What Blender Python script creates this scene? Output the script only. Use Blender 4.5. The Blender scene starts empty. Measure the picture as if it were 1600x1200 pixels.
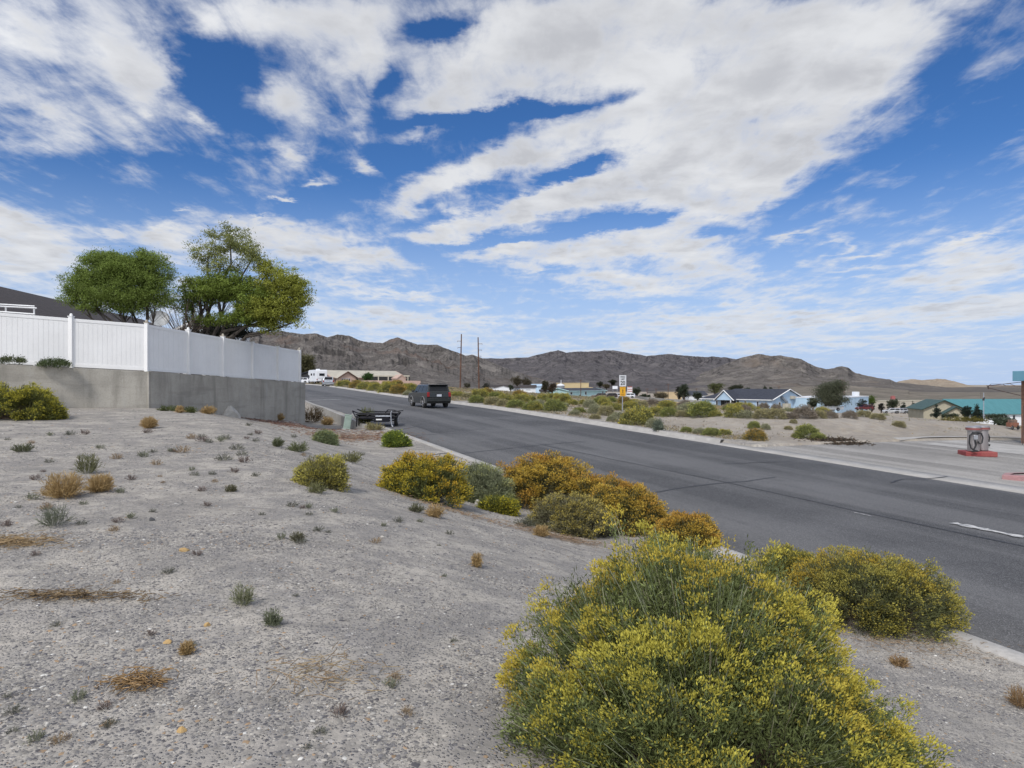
import bpy, math, random
import numpy as np
from mathutils import Vector, Matrix

# ------------------------------------------------------------------ camera, world, sun
F = 1060.0            # focal length in photo pixels (photo 1600 wide)
EYE = 1.6
SC = bpy.context.scene
COL = SC.collection
cam_d = bpy.data.cameras.new("camera"); cam = bpy.data.objects.new("camera", cam_d); COL.objects.link(cam)
cam.location = (0, 0, EYE); cam.rotation_euler = (math.radians(90), 0, 0)
cam_d.sensor_width = 36.0; cam_d.lens = 36.0 * F / 1600.0
cam_d.clip_start = 0.05; cam_d.clip_end = 30000
SC.camera = cam
SC.view_settings.view_transform = 'Standard'; SC.view_settings.look = 'None'
SC.view_settings.exposure = 0.18; SC.view_settings.gamma = 1.0
SC.cycles.max_bounces = 5; SC.cycles.diffuse_bounces = 2; SC.cycles.glossy_bounces = 2
SC.cycles.transparent_max_bounces = 8; SC.cycles.use_denoising = True

SUN_EL, SUN_AZ = 46.0, 206.0          # azimuth clockwise from +Y: behind and to the left
sd = bpy.data.lights.new("sun", 'SUN'); sd.energy = 2.1; sd.angle = math.radians(9); sd.color = (1.0, 0.955, 0.89)
sun = bpy.data.objects.new("sun", sd); COL.objects.link(sun)
_a, _e = math.radians(SUN_AZ), math.radians(SUN_EL)
sv = Vector((math.sin(_a) * math.cos(_e), math.cos(_a) * math.cos(_e), math.sin(_e)))
sun.rotation_euler = sv.to_track_quat('Z', 'Y').to_euler()
sun.location = (-20, -20, 40)

class NT:
    """small helper to wire node trees"""
    def __init__(s, tree): s.t = tree; s.n = tree.nodes; s.l = tree.links
    def put(s, sock, v):
        if v is None: return
        if isinstance(v, bpy.types.NodeSocket): s.l.new(v, sock)
        elif isinstance(v, (tuple, list)) and len(v) == 3 and len(getattr(sock, 'default_value', (0,))) == 4: sock.default_value = (*v, 1)
        else: sock.default_value = v
    def math(s, op, a, b=None, c=None, clamp=False):
        n = s.n.new('ShaderNodeMath'); n.operation = op; n.use_clamp = clamp
        s.put(n.inputs[0], a); s.put(n.inputs[1], b); s.put(n.inputs[2], c)
        return n.outputs[0]
    def vmath(s, op, a, b=None, c=None):
        n = s.n.new('ShaderNodeVectorMath'); n.operation = op
        s.put(n.inputs[0], a); s.put(n.inputs[1], b)
        if op == 'SCALE': s.put(n.inputs['Scale'], c)
        elif c is not None: s.put(n.inputs[2], c)
        return n.outputs[1] if op in ('LENGTH', 'DOT_PRODUCT') else n.outputs[0]
    def noise(s, vec, scale, detail=4, rough=0.5, dist=0.0, col=False, typ=None):
        n = s.n.new('ShaderNodeTexNoise'); s.put(n.inputs['Vector'], vec)
        if typ: n.noise_type = typ
        n.inputs['Scale'].default_value = scale; n.inputs['Detail'].default_value = detail
        n.inputs['Roughness'].default_value = rough; n.inputs['Distortion'].default_value = dist
        return n.outputs['Color'] if col else n.outputs['Fac']
    def voro(s, vec, scale, feat='F1', out='Color', rnd=1.0):
        n = s.n.new('ShaderNodeTexVoronoi'); n.feature = feat; s.put(n.inputs['Vector'], vec)
        n.inputs['Scale'].default_value = scale; n.inputs['Randomness'].default_value = rnd
        return n.outputs[out]
    def ramp(s, fac, a, b, lo=0.0, hi=1.0, smooth=True):
        n = s.n.new('ShaderNodeMapRange'); n.interpolation_type = 'SMOOTHSTEP' if smooth else 'LINEAR'
        s.put(n.inputs['Value'], fac)
        for k, v in zip(('From Min', 'From Max', 'To Min', 'To Max'), (a, b, lo, hi)): s.put(n.inputs[k], v)
        return n.outputs[0]
    def mix(s, fac, a, b, typ='MIX'):
        n = s.n.new('ShaderNodeMix'); n.data_type = 'RGBA'; n.blend_type = typ
        s.put(n.inputs[0], fac); s.put(n.inputs[6], a); s.put(n.inputs[7], b)
        return n.outputs[2]
    def xyz(s, v):
        n = s.n.new('ShaderNodeSeparateXYZ'); s.put(n.inputs[0], v); return n.outputs
    def comb(s, x, y, z=0.0):
        n = s.n.new('ShaderNodeCombineXYZ'); s.put(n.inputs[0], x); s.put(n.inputs[1], y); s.put(n.inputs[2], z); return n.outputs[0]
    def mapping(s, v, loc=(0, 0, 0), rot=(0, 0, 0), sc=(1, 1, 1), typ='POINT'):
        n = s.n.new('ShaderNodeMapping'); n.vector_type = typ; s.put(n.inputs[0], v)
        n.inputs[1].default_value = loc; n.inputs[2].default_value = rot; n.inputs[3].default_value = sc
        return n.outputs[0]

world = bpy.data.worlds.new("World"); SC.world = world; world.use_nodes = True
world.cycles.sampling_method = 'MANUAL'; world.cycles.sample_map_resolution = 512
W = NT(world.node_tree); W.n.clear()
sky = W.n.new('ShaderNodeTexSky'); sky.sky_type = 'NISHITA'; sky.sun_disc = False
sky.sun_elevation = math.radians(SUN_EL); sky.sun_rotation = math.radians(SUN_AZ)
sky.altitude = 1800; sky.air_density = 1.0; sky.dust_density = 0.6; sky.ozone_density = 1.5
tc = W.n.new('ShaderNodeTexCoord'); D = tc.outputs['Generated']
dx, dy, dz = W.xyz(D)
az = W.math('ARCTAN2', dx, dy)
el = W.math('ARCSINE', dz)
# position on a high cloud deck seen from below
hz = W.math('ADD', W.math('MAXIMUM', dz, 0.0), 0.10)
deck = W.comb(W.math('DIVIDE', dx, hz), W.math('DIVIDE', dy, hz))
warp = W.vmath('SUBTRACT', W.noise(deck, 2.6, 6, 0.65, col=True), (0.5, 0.5, 0.5))
pos = W.vmath('ADD', W.comb(az, el), W.vmath('MULTIPLY', warp, (0.13, 0.070, 0.0)))
# cloud banks: centre (x, y), half size, tilt, weight in photo pixels -> azimuth / elevation
BANKS = [
 (30,70,200,110,0,.55),(190,90,150,110,20,.54),(70,185,190,42,8,.56),(200,200,70,24,5,.35),(240,120,70,60,0,.35),(10,215,80,22,0,.3),
 (330,20,150,45,0,.50),(440,10,160,60,0,.55),(580,20,120,60,-10,.55),(540,95,90,50,-10,.50),(430,130,80,45,10,.36),(470,180,100,40,15,.42),(560,170,60,40,0,.32),(450,240,34,32,20,.55),(305,190,34,16,30,.50),(230,185,24,12,10,.40),
 (448,320,20,5,0,.9),(568,268,30,15,20,.75),(500,285,36,9,-15,.75),(285,330,22,5,0,.4),(412,340,20,4,0,.5),
 (780,110,170,70,-8,1.0),(700,165,100,36,-8,.6),(960,60,240,110,0,1.1),(1180,80,220,110,-10,1.1),(1100,190,230,80,-10,1.1),(1380,60,190,70,-20,.75),(1290,160,150,80,-38,.62),(1420,120,90,60,-35,.30),
 (880,225,170,38,-12,1.1),(740,262,110,30,-24,.9),(640,310,70,28,-25,.7),(1160,260,150,60,-12,1.05),(650,215,40,14,-20,.35),
 (960,300,210,32,-10,1.1),(790,335,130,24,-14,1.0),(690,365,80,20,-14,.8),(1110,320,110,40,-5,.95),(1190,300,60,40,-20,.5),
 (1020,375,140,34,0,1.0),(900,400,120,24,-3,.85),(780,392,80,11,-4,.7),(960,440,130,28,6,.85),(1080,420,80,40,-10,.6),(730,405,50,10,0,.4),
 (780,180,190,13,-7,-1.2),(690,50,60,20,-12,-1.0),(330,75,90,34,25,-.55),(320,140,60,60,0,-.4),(600,130,26,70,15,-.45),(900,275,80,13,-16,-1.0),(950,350,130,10,-9,-1.0),(770,378,90,7,-5,-.7),(860,425,60,7,0,-.4),(1130,365,60,16,10,-.4),(620,240,60,16,-20,-.5),
 (30,365,130,46,14,1.05),(20,410,110,30,0,.7),(175,370,46,14,0,.8),(230,355,60,12,0,.5),(330,385,190,36,3,.62),(480,380,150,30,9,.75),(560,405,110,18,8,.6),(420,355,110,12,5,.35),
 (540,440,70,22,8,.55),(660,458,60,12,5,.6),(720,480,45,9,0,.6),(600,500,170,26,5,.75),(760,505,90,16,5,.5),(610,452,40,8,0,.4),
 (1240,370,90,12,-20,.62),(1345,398,90,10,-6,.62),(1340,425,100,9,8,.45),(1300,380,60,8,-30,.35),(1530,370,90,10,-14,.7),(1560,410,140,34,-8,.60),(1500,440,160,24,0,.35),
 (1160,440,70,50,40,.42),(1050,500,200,24,0,.55),(1300,500,260,26,0,.70),(1540,480,180,30,0,.75),(1130,520,150,12,0,.5),(800,560,400,26,0,.40),(200,470,300,45,0,.55),(1400,535,300,16,0,.45),(1000,540,400,14,0,.35),(560,530,200,14,0,.4),(1250,455,160,24,0,.3),(1480,410,60,50,-30,.3),
 (-500,200,450,240,0,.8),(2100,300,330,120,0,.7),(900,-420,800,230,0,.9),
]
acc = None
for (x, y, rx, ry, ang, w) in BANKS:
    a0 = math.atan2(x - 800, F); e0 = math.atan2((600 - y) * math.cos(a0), F)
    sx = rx * math.cos(a0) ** 2 / F; sy = ry * math.cos(e0) ** 2 * math.cos(a0) / F
    mp = W.mapping(pos, (a0, e0, 0), (0, 0, -math.radians(ang)), (sx * 1.55, sy * 1.55, 1), 'TEXTURE')
    g = W.n.new('ShaderNodeTexGradient'); g.gradient_type = 'QUADRATIC_SPHERE'; W.l.new(mp, g.inputs[0])
    acc = W.math('MULTIPLY', g.outputs['Fac'], w * 2.3) if acc is None else W.math('MULTIPLY_ADD', g.outputs['Fac'], w * 2.3, acc)
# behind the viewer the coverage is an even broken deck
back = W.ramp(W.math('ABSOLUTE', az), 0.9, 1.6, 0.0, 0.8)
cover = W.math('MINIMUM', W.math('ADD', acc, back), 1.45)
fine = W.noise(W.mapping(deck, (3.1, 1.7, 0), (0, 0, .5), (1.0, 1.0, 1)), 3.2, 9, 0.60, 0.25)
big = W.noise(deck, 1.1, 3, 0.5)
fine2 = W.noise(W.mapping(deck, (0, 0, 0), (0, 0, 1.15), (1.25, .55, 1)), 9.0, 6, 0.62, 0.4)
dens = W.math('ADD', cover, W.math('MULTIPLY_ADD', fine, 2.9, -1.45))
dens = W.math('MULTIPLY_ADD', fine2, 1.9, W.math('SUBTRACT', dens, 0.97))
alpha = W.ramp(dens, -0.12, 1.50, 0.0, 1.0)
thick = W.ramp(dens, 0.7, 1.7, 0.0, 1.0)
relief = W.noise(W.mapping(deck, (0.10, 0.06, 0)), 3.4, 6, 0.55, 0.25)
shade = W.math('ADD', W.math('MULTIPLY', thick, W.ramp(relief, 0.32, 0.66, 0.0, 0.9)), W.ramp(big, .35, .7, 0.0, .15), clamp=True)
cloud = W.mix(shade, (0.70, 0.71, 0.73), (0.475, 0.485, 0.515))
cloud = W.mix(W.ramp(el, 0.0, 0.20, 0.35, 0.0), cloud, (0.52, 0.62, 0.78))
# clouds on the sun's side, behind the viewer, are boosted as added fill light
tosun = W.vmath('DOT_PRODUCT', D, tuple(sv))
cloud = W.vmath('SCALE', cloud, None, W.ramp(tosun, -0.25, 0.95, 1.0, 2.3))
# clear sky: the physical sky, a little deeper as through the phone's camera
bg_sky = W.vmath('SCALE', sky.outputs[0], None, 0.105)
hs = W.n.new('ShaderNodeHueSaturation'); hs.inputs['Saturation'].default_value = 1.30; hs.inputs['Value'].default_value = 0.95
W.l.new(bg_sky, hs.inputs['Color'])
veil = W.ramp(el, 0.0, 0.30, 0.95, 0.0)
clear = W.mix(veil, W.vmath('MULTIPLY', hs.outputs[0], (.88, .86, 1.0)), (0.40, 0.52, 0.74))
alpha2 = W.math('MULTIPLY', alpha, 0.97)
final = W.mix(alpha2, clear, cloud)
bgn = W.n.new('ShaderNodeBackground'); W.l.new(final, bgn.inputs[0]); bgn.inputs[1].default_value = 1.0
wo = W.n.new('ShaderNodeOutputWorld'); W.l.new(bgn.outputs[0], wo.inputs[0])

# ------------------------------------------------------------------ helpers
R = math.radians
def tag(o, label=None, cat=None, group=None, kind=None):
    if label: o['label'] = label
    if cat: o['category'] = cat
    if group: o['group'] = group
    if kind: o['kind'] = kind
    return o
def empty(name, loc=(0, 0, 0), rz=0.0, label=None, cat=None, group=None):
    o = bpy.data.objects.new(name, None); COL.objects.link(o); o.location = loc; o.rotation_euler = (0, 0, rz)
    return tag(o, label, cat, group)
def np_mesh(name, V, faces, mats=(), midx=None, cols=None, smooth=False, parent=None):
    """V (n,3); faces: list of (m,k) int arrays; cols (n,3) per vertex"""
    me = bpy.data.meshes.new(name); V = np.asarray(V, dtype=np.float32)
    if not isinstance(faces, (list, tuple)): faces = [faces]
    faces = [np.asarray(f, dtype=np.int32) for f in faces if len(f)]
    me.vertices.add(len(V)); me.vertices.foreach_set('co', V.ravel())
    loops = np.concatenate([f.ravel() for f in faces]); me.loops.add(len(loops)); me.loops.foreach_set('vertex_index', loops)
    tot = np.concatenate([np.full(len(f), f.shape[1], dtype=np.int32) for f in faces])
    me.polygons.add(len(tot)); me.polygons.foreach_set('loop_start', np.concatenate([[0], np.cumsum(tot)[:-1]]).astype(np.int32))
    me.polygons.foreach_set('loop_total', tot)
    for m in mats: me.materials.append(m)
    if midx is not None: me.polygons.foreach_set('material_index', np.asarray(midx, dtype=np.int32))
    if smooth: me.polygons.foreach_set('use_smooth', np.ones(len(tot), dtype=bool))
    if cols is not None:
        a = me.color_attributes.new('tint', 'FLOAT_COLOR', 'POINT')
        c4 = np.ones((len(V), 4), dtype=np.float32); c4[:, :3] = cols; a.data.foreach_set('color', c4.ravel())
    me.update(calc_edges=True)
    o = bpy.data.objects.new(name, me); COL.objects.link(o)
    if parent: o.parent = parent
    return o
class MB:
    """gathers simple solids into one mesh"""
    def __init__(s): s.v = []; s.f = []; s.m = []; s.mi = 0
    def add(s, vs, fs):
        k = len(s.v); s.v += [tuple(v) for v in vs]; s.f += [tuple(i + k for i in f) for f in fs]; s.m += [s.mi] * len(fs); return s
    def box(s, c, d, rz=0.0, M=None):
        x, y, z = d[0] / 2, d[1] / 2, d[2] / 2
        vs = [Vector((a * x, b * y, e * z)) for e in (-1, 1) for a, b in ((-1, -1), (1, -1), (1, 1), (-1, 1))]
        Q = M if M is not None else Matrix.Rotation(rz, 3, 'Z')
        vs = [Q @ v + Vector(c) for v in vs]
        return s.add(vs, [(0, 3, 2, 1), (4, 5, 6, 7), (0, 1, 5, 4), (1, 2, 6, 5), (2, 3, 7, 6), (3, 0, 4, 7)])
    def tube(s, a, b, r0, r1=None, n=8, cap=True):
        a, b = Vector(a), Vector(b); r1 = r0 if r1 is None else r1
        q = (b - a).to_track_quat('Z', 'Y'); vs = []
        for p, r in ((a, r0), (b, r1)):
            for i in range(n):
                t = 2 * math.pi * i / n; vs.append(p + q @ Vector((r * math.cos(t), r * math.sin(t), 0)))
        fs = [(i, (i + 1) % n, n + (i + 1) % n, n + i) for i in range(n)]
        if cap: fs += [tuple(range(n - 1, -1, -1)), tuple(range(n, 2 * n))]
        return s.add(vs, fs)
    def path(s, pts, r, n=6):
        for a, b in zip(pts[:-1], pts[1:]): s.tube(a, b, r, n=n)
        return s
    def prism(s, poly, depth, M=None):
        """poly in local xz, extruded along +y by depth"""
        M = M or Matrix.Identity(4); n = len(poly)
        vs = [M @ Vector((x, 0, z)) for x, z in poly] + [M @ Vector((x, depth, z)) for x, z in poly]
        return s.add(vs, [tuple(range(n)), tuple(range(2 * n - 1, n - 1, -1))] + [((i + 1) % n, i, n + i, n + (i + 1) % n) for i in range(n)])
    def lathe(s, prof, c=(0, 0, 0), n=20):
        vs = [(c[0] + r * math.cos(2 * math.pi * i / n), c[1] + r * math.sin(2 * math.pi * i / n), c[2] + z) for r, z in prof for i in range(n)]
        fs = [(k * n + i, k * n + (i + 1) % n, (k + 1) * n + (i + 1) % n, (k + 1) * n + i) for k in range(len(prof) - 1) for i in range(n)]
        fs += [tuple(range(n - 1, -1, -1)), tuple((len(prof) - 1) * n + i for i in range(n))]
        return s.add(vs, fs)
    def build(s, name, mat, parent=None, bevel=0.0, smooth=False, label=None):
        me = bpy.data.meshes.new(name); me.from_pydata(s.v, [], s.f)
        for m in (mat if isinstance(mat, (list, tuple)) else [mat]): me.materials.append(m)
        if any(s.m): me.polygons.foreach_set('material_index', s.m)
        if smooth:
            me.polygons.foreach_set('use_smooth', [True] * len(me.polygons)); 
        me.update(); o = bpy.data.objects.new(name, me); COL.objects.link(o)
        if smooth: 
            try: me.set_sharp_from_angle(angle=R(40))
            except Exception: pass
        if bevel:
            b = o.modifiers.new('bevel', 'BEVEL'); b.width = bevel; b.segments = 2; b.limit_method = 'ANGLE'
        if parent is not None: o.parent = parent
        if label: o['label'] = label
        return o
def new_mat(name):
    m = bpy.data.materials.new(name); m.use_nodes = True; t = NT(m.node_tree)
    b = m.node_tree.nodes.get('Principled BSDF'); return m, t, b
def objco(t, which='Object'):
    return t.n.new('ShaderNodeTexCoord').outputs[which]
def bump(t, b, h, dist=0.01, strength=1.0):
    n = t.n.new('ShaderNodeBump'); n.inputs['Distance'].default_value = dist; n.inputs['Strength'].default_value = strength
    t.put(n.inputs['Height'], h); t.l.new(n.outputs[0], b.inputs['Normal'])
def pm(name, c1, c2=None, scale=3.0, rough=0.8, metal=0.0, bmp=0.0, detail=5, lo=.35, hi=.65, spec=0.5, stretch=(1, 1, 1), fine=0.0):
    """general mottled material"""
    m, t, b = new_mat(name); c2 = c2 or tuple(x * .75 for x in c1)
    co = t.mapping(objco(t), sc=stretch)
    n = t.noise(co, scale, detail, .6)
    c = t.mix(t.ramp(n, lo, hi), c1, c2)
    if fine: c = t.mix(t.ramp(t.noise(co, scale * 12, 3, .6), .35, .65, 0, fine), c, tuple(x * .55 for x in c1))
    t.put(b.inputs['Base Color'], c)
    t.put(b.inputs['Roughness'], t.ramp(n, .3, .7, max(0, rough - .08), min(1, rough + .08)))
    b.inputs['Metallic'].default_value = metal; b.inputs['Specular IOR Level'].default_value = spec
    if bmp: bump(t, b, t.noise(co, scale * 6, 4, .6), bmp)
    return m
def leafmat(name, trans=0.25, rough=.7):
    m, t, b = new_mat(name); a = t.n.new('ShaderNodeAttribute'); a.attribute_name = 'tint'
    b.inputs['Roughness'].default_value = rough; b.inputs['Specular IOR Level'].default_value = .25
    t.l.new(a.outputs['Color'], b.inputs['Base Color'])
    if trans:
        tr = t.n.new('ShaderNodeBsdfTranslucent'); t.l.new(a.outputs['Color'], tr.inputs[0])
        mx = t.n.new('ShaderNodeMixShader'); mx.inputs[0].default_value = trans
        t.l.new(b.outputs[0], mx.inputs[1]); t.l.new(tr.outputs[0], mx.inputs[2])
        t.l.new(mx.outputs[0], t.n['Material Output'].inputs[0])
    return m
_tab = np.random.RandomState(7).rand(256, 256)
def vn(x, y):
    xi = np.floor(x).astype(int); yi = np.floor(y).astype(int); fx = x - xi; fy = y - yi
    fx = fx * fx * fx * (fx * (fx * 6 - 15) + 10); fy = fy * fy * fy * (fy * (fy * 6 - 15) + 10)
    g = lambda a, b: _tab[a % 256, b % 256]
    return (g(xi, yi) * (1 - fx) + g(xi + 1, yi) * fx) * (1 - fy) + (g(xi, yi + 1) * (1 - fx) + g(xi + 1, yi + 1) * fx) * fy
def fbm(x, y, o=4, g=.5):
    s = 0; a = 1.0; tot = 0
    for k in range(o): s = s + a * (vn(x + 17.3 * k, y - 9.1 * k) - .5); tot += a; a *= g; x = x * 2.03; y = y * 2.03
    return s / tot
def ridged(x, y, o=5, g=.5):
    s = 0; a = 1.0; w = 1.0; tot = 0
    for k in range(o):
        n = 1 - np.abs(2 * vn(x + 31.7 * k, y + 11.9 * k) - 1); n = n * n
        s = s + a * n * w; w = np.clip(n * 1.6, 0, 1); tot += a; a *= g; x = x * 2.1; y = y * 2.1
    return s / tot

# ------------------------------------------------------------------ lie of the land
# s runs along the road (away, up to the left), t across it (to the right)
DS = (-.4118, .9113); DT = (.9113, .4118)
def st(x, y): return DS[0] * x + DS[1] * y, DT[0] * x + DT[1] * y
def xy(s, t): return DS[0] * s + DT[0] * t, DS[1] * s + DT[1] * t
_s = np.linspace(-300, 700, 2001)
_z = np.interp(_s, [-300, -60, 0, 47, 60, 78, 95, 111, 125, 140, 160, 185, 230, 400, 700],
               [-10.5, -5.0, -3.30, -1.97, -1.73, -1.46, -1.12, -.77, -.48, -.27, -.08, 0.02, -.35, -3.0, -6.0])
_k = np.exp(-np.linspace(-3, 3, 17) ** 2 / 2); _k /= _k.sum()
_z = np.convolve(np.pad(_z, 8, mode='edge'), _k, 'valid')
def zroad(s): return np.interp(s, _s, _z) + EYE
TN, TF = 8.45, 21.2          # near and far edge of the carriageway
SL = 22.0                    # the forecourt lies at s < SL beyond the far edge
def sm(x): x = np.clip(x, 0, 1); return x * x * (3 - 2 * x)
def dropf(t): return .034 * ((t - 36) + np.sqrt((t - 36) ** 2 + 60)) - .065
def ground(x, y, carve=True):
    x = np.asarray(x, float); y = np.asarray(y, float); s, t = st(x, y)
    zr = zroad(s)
    # near side: gravel lot above the road
    sc = np.clip(s, -60, 60)
    up = .022 * sc + np.where(t < 0, -.02 * t, -.02 * t)
    up = np.where(t < -20, .022 * sc + .4, up); up = up + (zr + .02 - up) * sm((s - 40) / 16)
    t0 = .3 - np.clip(s - 22, 0, 14) * .3
    side = up + (zr + .10 - up) * sm((t - t0) / (7.9 - np.clip(s - 5, 0, 20) * .095 - t0))
    side = side - .55 * sm((s - 33.5) / 4) * sm((67 - s) / 7) * sm((t - 4.2) / 1.6) * (t < 7.9)
    side = side + .05 * fbm(x * .35, y * .35, 3) * (t < 8) + .018 * fbm(x * 2.1, y * 2.1, 3)
    # far side: level by the kerb then falling away to the right
    drop = dropf(t)
    drop = np.minimum(drop, 11.5 + .5 * fbm(x * .02, y * .02, 2))
    far = zr + .10 - drop
    far = far * (1 - sm((np.hypot(x, y) - 260) / 500)) + sm((np.hypot(x, y) - 260) / 500) * (EYE - 1.0 - 11.5 * sm((t + 20) / 500))
    offl = sm((t - TF - .5) / 3) * np.where(s < SL + 1.5, 0, 1.0) 
    far = far + offl * (.16 * fbm(x * .12 + 5, y * .12, 3) + .05 * fbm(x * .9, y * .9, 3)) * 1.6
    # the graded gravel bank behind the kerb
    bank = .55 * sm((s - 24) / 3.5) * sm((36.5 - s) / 2.0) * sm((t - 24) / 5) * sm((60 - t) / 16)
    far = far + bank
    g = np.where(t < TN + .1, side, far)
    if carve:
        inroad = (t > 8.33) & (t < TF - .05) & (s < 400)
        g = np.where(inroad, zr - .30, g)
        lot = (t >= TF - .05) & (t < 75) & (s < SL - .1)
        g = np.where(lot, zr - drop - .12, g)
    return g
def lotz(x, y):
    s, t = st(np.asarray(x, float), np.asarray(y, float))
    drop = dropf(t)
    return zroad(s) - np.maximum(drop, 0)
def gz(x, y):
    s, t = st(x, y)
    if 8.33 < t < TF: return float(zroad(s))
    if TF <= t < 75 and s < SL: return float(lotz(x, y))
    return float(ground(x, y, False))
def at(px, py, Y):
    """where the sight line through a point of the photograph is at depth Y"""
    return Vector(((px - 800) / F * Y, Y, EYE + (600 - py) / F * Y))
def onground(px, py, y0=1.5, y1=900):
    u = (px - 800) / F; v = (600 - py) / F; Y = y0; prev = y0
    while Y < y1:
        if EYE + v * Y < gz(u * Y, Y):
            for _ in range(18):
                m = (prev + Y) / 2
                if EYE + v * m < gz(u * m, m): Y = m
                else: prev = m
            break
        prev = Y; Y *= 1.01
    return Vector((u * Y, Y, gz(u * Y, Y)))

# ------------------------------------------------------------------ ground sheet
def axis(fine, lo, hi, g=1.035, step=.10, extra=()):
    a = [0.0]; h = step
    while a[-1] < hi: 
        if a[-1] > fine: h *= g
        a.append(a[-1] + h)
    b = [0.0]; h = step
    while b[-1] > lo:
        if b[-1] < -3: h *= g
        b.append(b[-1] - h)
    v = np.array(sorted(set(np.round(b + a, 4)))); ex = np.array(extra)
    keep = np.ones(len(v), bool)
    for e in ex: keep &= np.abs(v - e) > .03
    return np.array(sorted(list(v[keep]) + list(ex)))
TA = axis(24, -7000, 9000, step=.13, extra=(8.30, 8.36, TF - .08, TF - .02, 75.0, 75.1))
SA = axis(14, -1500, 9000, step=.13, g=1.028, extra=(SL - .14, SL - .06))
TT, SS = np.meshgrid(TA, SA)
XX, YY = xy(SS, TT)
ZZ = ground(XX, YY)
V = np.stack([XX, YY, ZZ], -1).reshape(-1, 3)
ns, nt = len(SA), len(TA)
I = (np.arange(ns - 1)[:, None] * nt + np.arange(nt - 1)[None, :]).ravel()
QF = np.stack([I, I + 1, I + nt + 1, I + nt], -1)
def ground_material():
    m, t, b = new_mat('gravelly_soil'); co = objco(t); 
    flat = t.mapping(co, sc=(1, 1, .3))
    sand = (.475, .435, .375); grit = (.305, .283, .256)
    patch = t.noise(flat, 1.7, 8, .68, .3)
    c = t.mix(t.ramp(patch, .38, .62), grit, sand)
    c = t.mix(t.ramp(t.noise(flat, .45, 4, .6, .5), .48, .66, 0, .55), c, (.235, .219, .200))
    c = t.mix(t.ramp(t.noise(flat, 9, 5, .7), .45, .65, 0, .5), c, (.20, .188, .168))
    streak = t.noise(t.mapping(flat, rot=(0, 0, R(-32)), sc=(.8, 1.5, 1)), 2.3, 6, .7)
    c = t.mix(t.ramp(streak, .5, .72, 0, .4), c, (.215, .20, .18))
    vc = t.voro(flat, 62.0, 'F1', 'Color'); hx = t.xyz(vc)
    vd = t.voro(flat, 62.0, 'F1', 'Distance')
    mask = t.math('MULTIPLY', t.ramp(hx[0], .35, .45), t.ramp(vd, .55, .30))
    stone = t.mix(hx[1], (.13, .13, .145), (.37, .36, .35))
    stone = t.mix(t.ramp(hx[2], .95, .98), stone, (.55, .53, .49))
    c = t.mix(t.math('MULTIPLY', mask, t.ramp(patch, .62, .40, .25, .95)), c, stone)
    vc2 = t.voro(flat, 19.0, 'F1', 'Color'); h2 = t.xyz(vc2); vd2 = t.voro(flat, 19.0, 'F1', 'Distance')
    c = t.mix(t.math('MULTIPLY', t.ramp(h2[0], .86, .90), t.ramp(vd2, .42, .28)), c, t.mix(h2[1], (.15, .145, .15), (.47, .44, .40)))
    # brush country beyond the road: warmer and patchier
    P = t.xyz(co)
    tt = t.math('ADD', t.math('MULTIPLY', P[0], DT[0]), t.math('MULTIPLY', P[1], DT[1]))
    farw = t.ramp(tt, 21.3, 24.0)
    fp = t.noise(flat, .22, 6, .65)
    fc = t.mix(t.ramp(fp, .38, .62), (.38, .335, .28), (.30, .255, .20))
    fc = t.mix(t.ramp(t.noise(flat, 1.6, 5, .7), .5, .7, 0, .6), fc, (.40, .30, .17))
    c = t.mix(t.math('MULTIPLY', farw, t.ramp(tt, 30, 80, .5, .85)), c, fc)
    # brown litter below the retaining wall
    t.put(b.inputs['Base Color'], c); b.inputs['Roughness'].default_value = .95; b.inputs['Specular IOR Level'].default_value = .15
    h = t.math('ADD', t.math('MULTIPLY', t.ramp(vd, .6, .15), t.math('MULTIPLY', mask, 1.0)), t.math('MULTIPLY', t.noise(flat, 7, 6, .7), 1.4))
    bump(t, b, h, .012, .9)
    return m
M_GROUND = ground_material()
g_ob = np_mesh('ground', V, QF, [M_GROUND], smooth=True); tag(g_ob, kind='structure')

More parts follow.
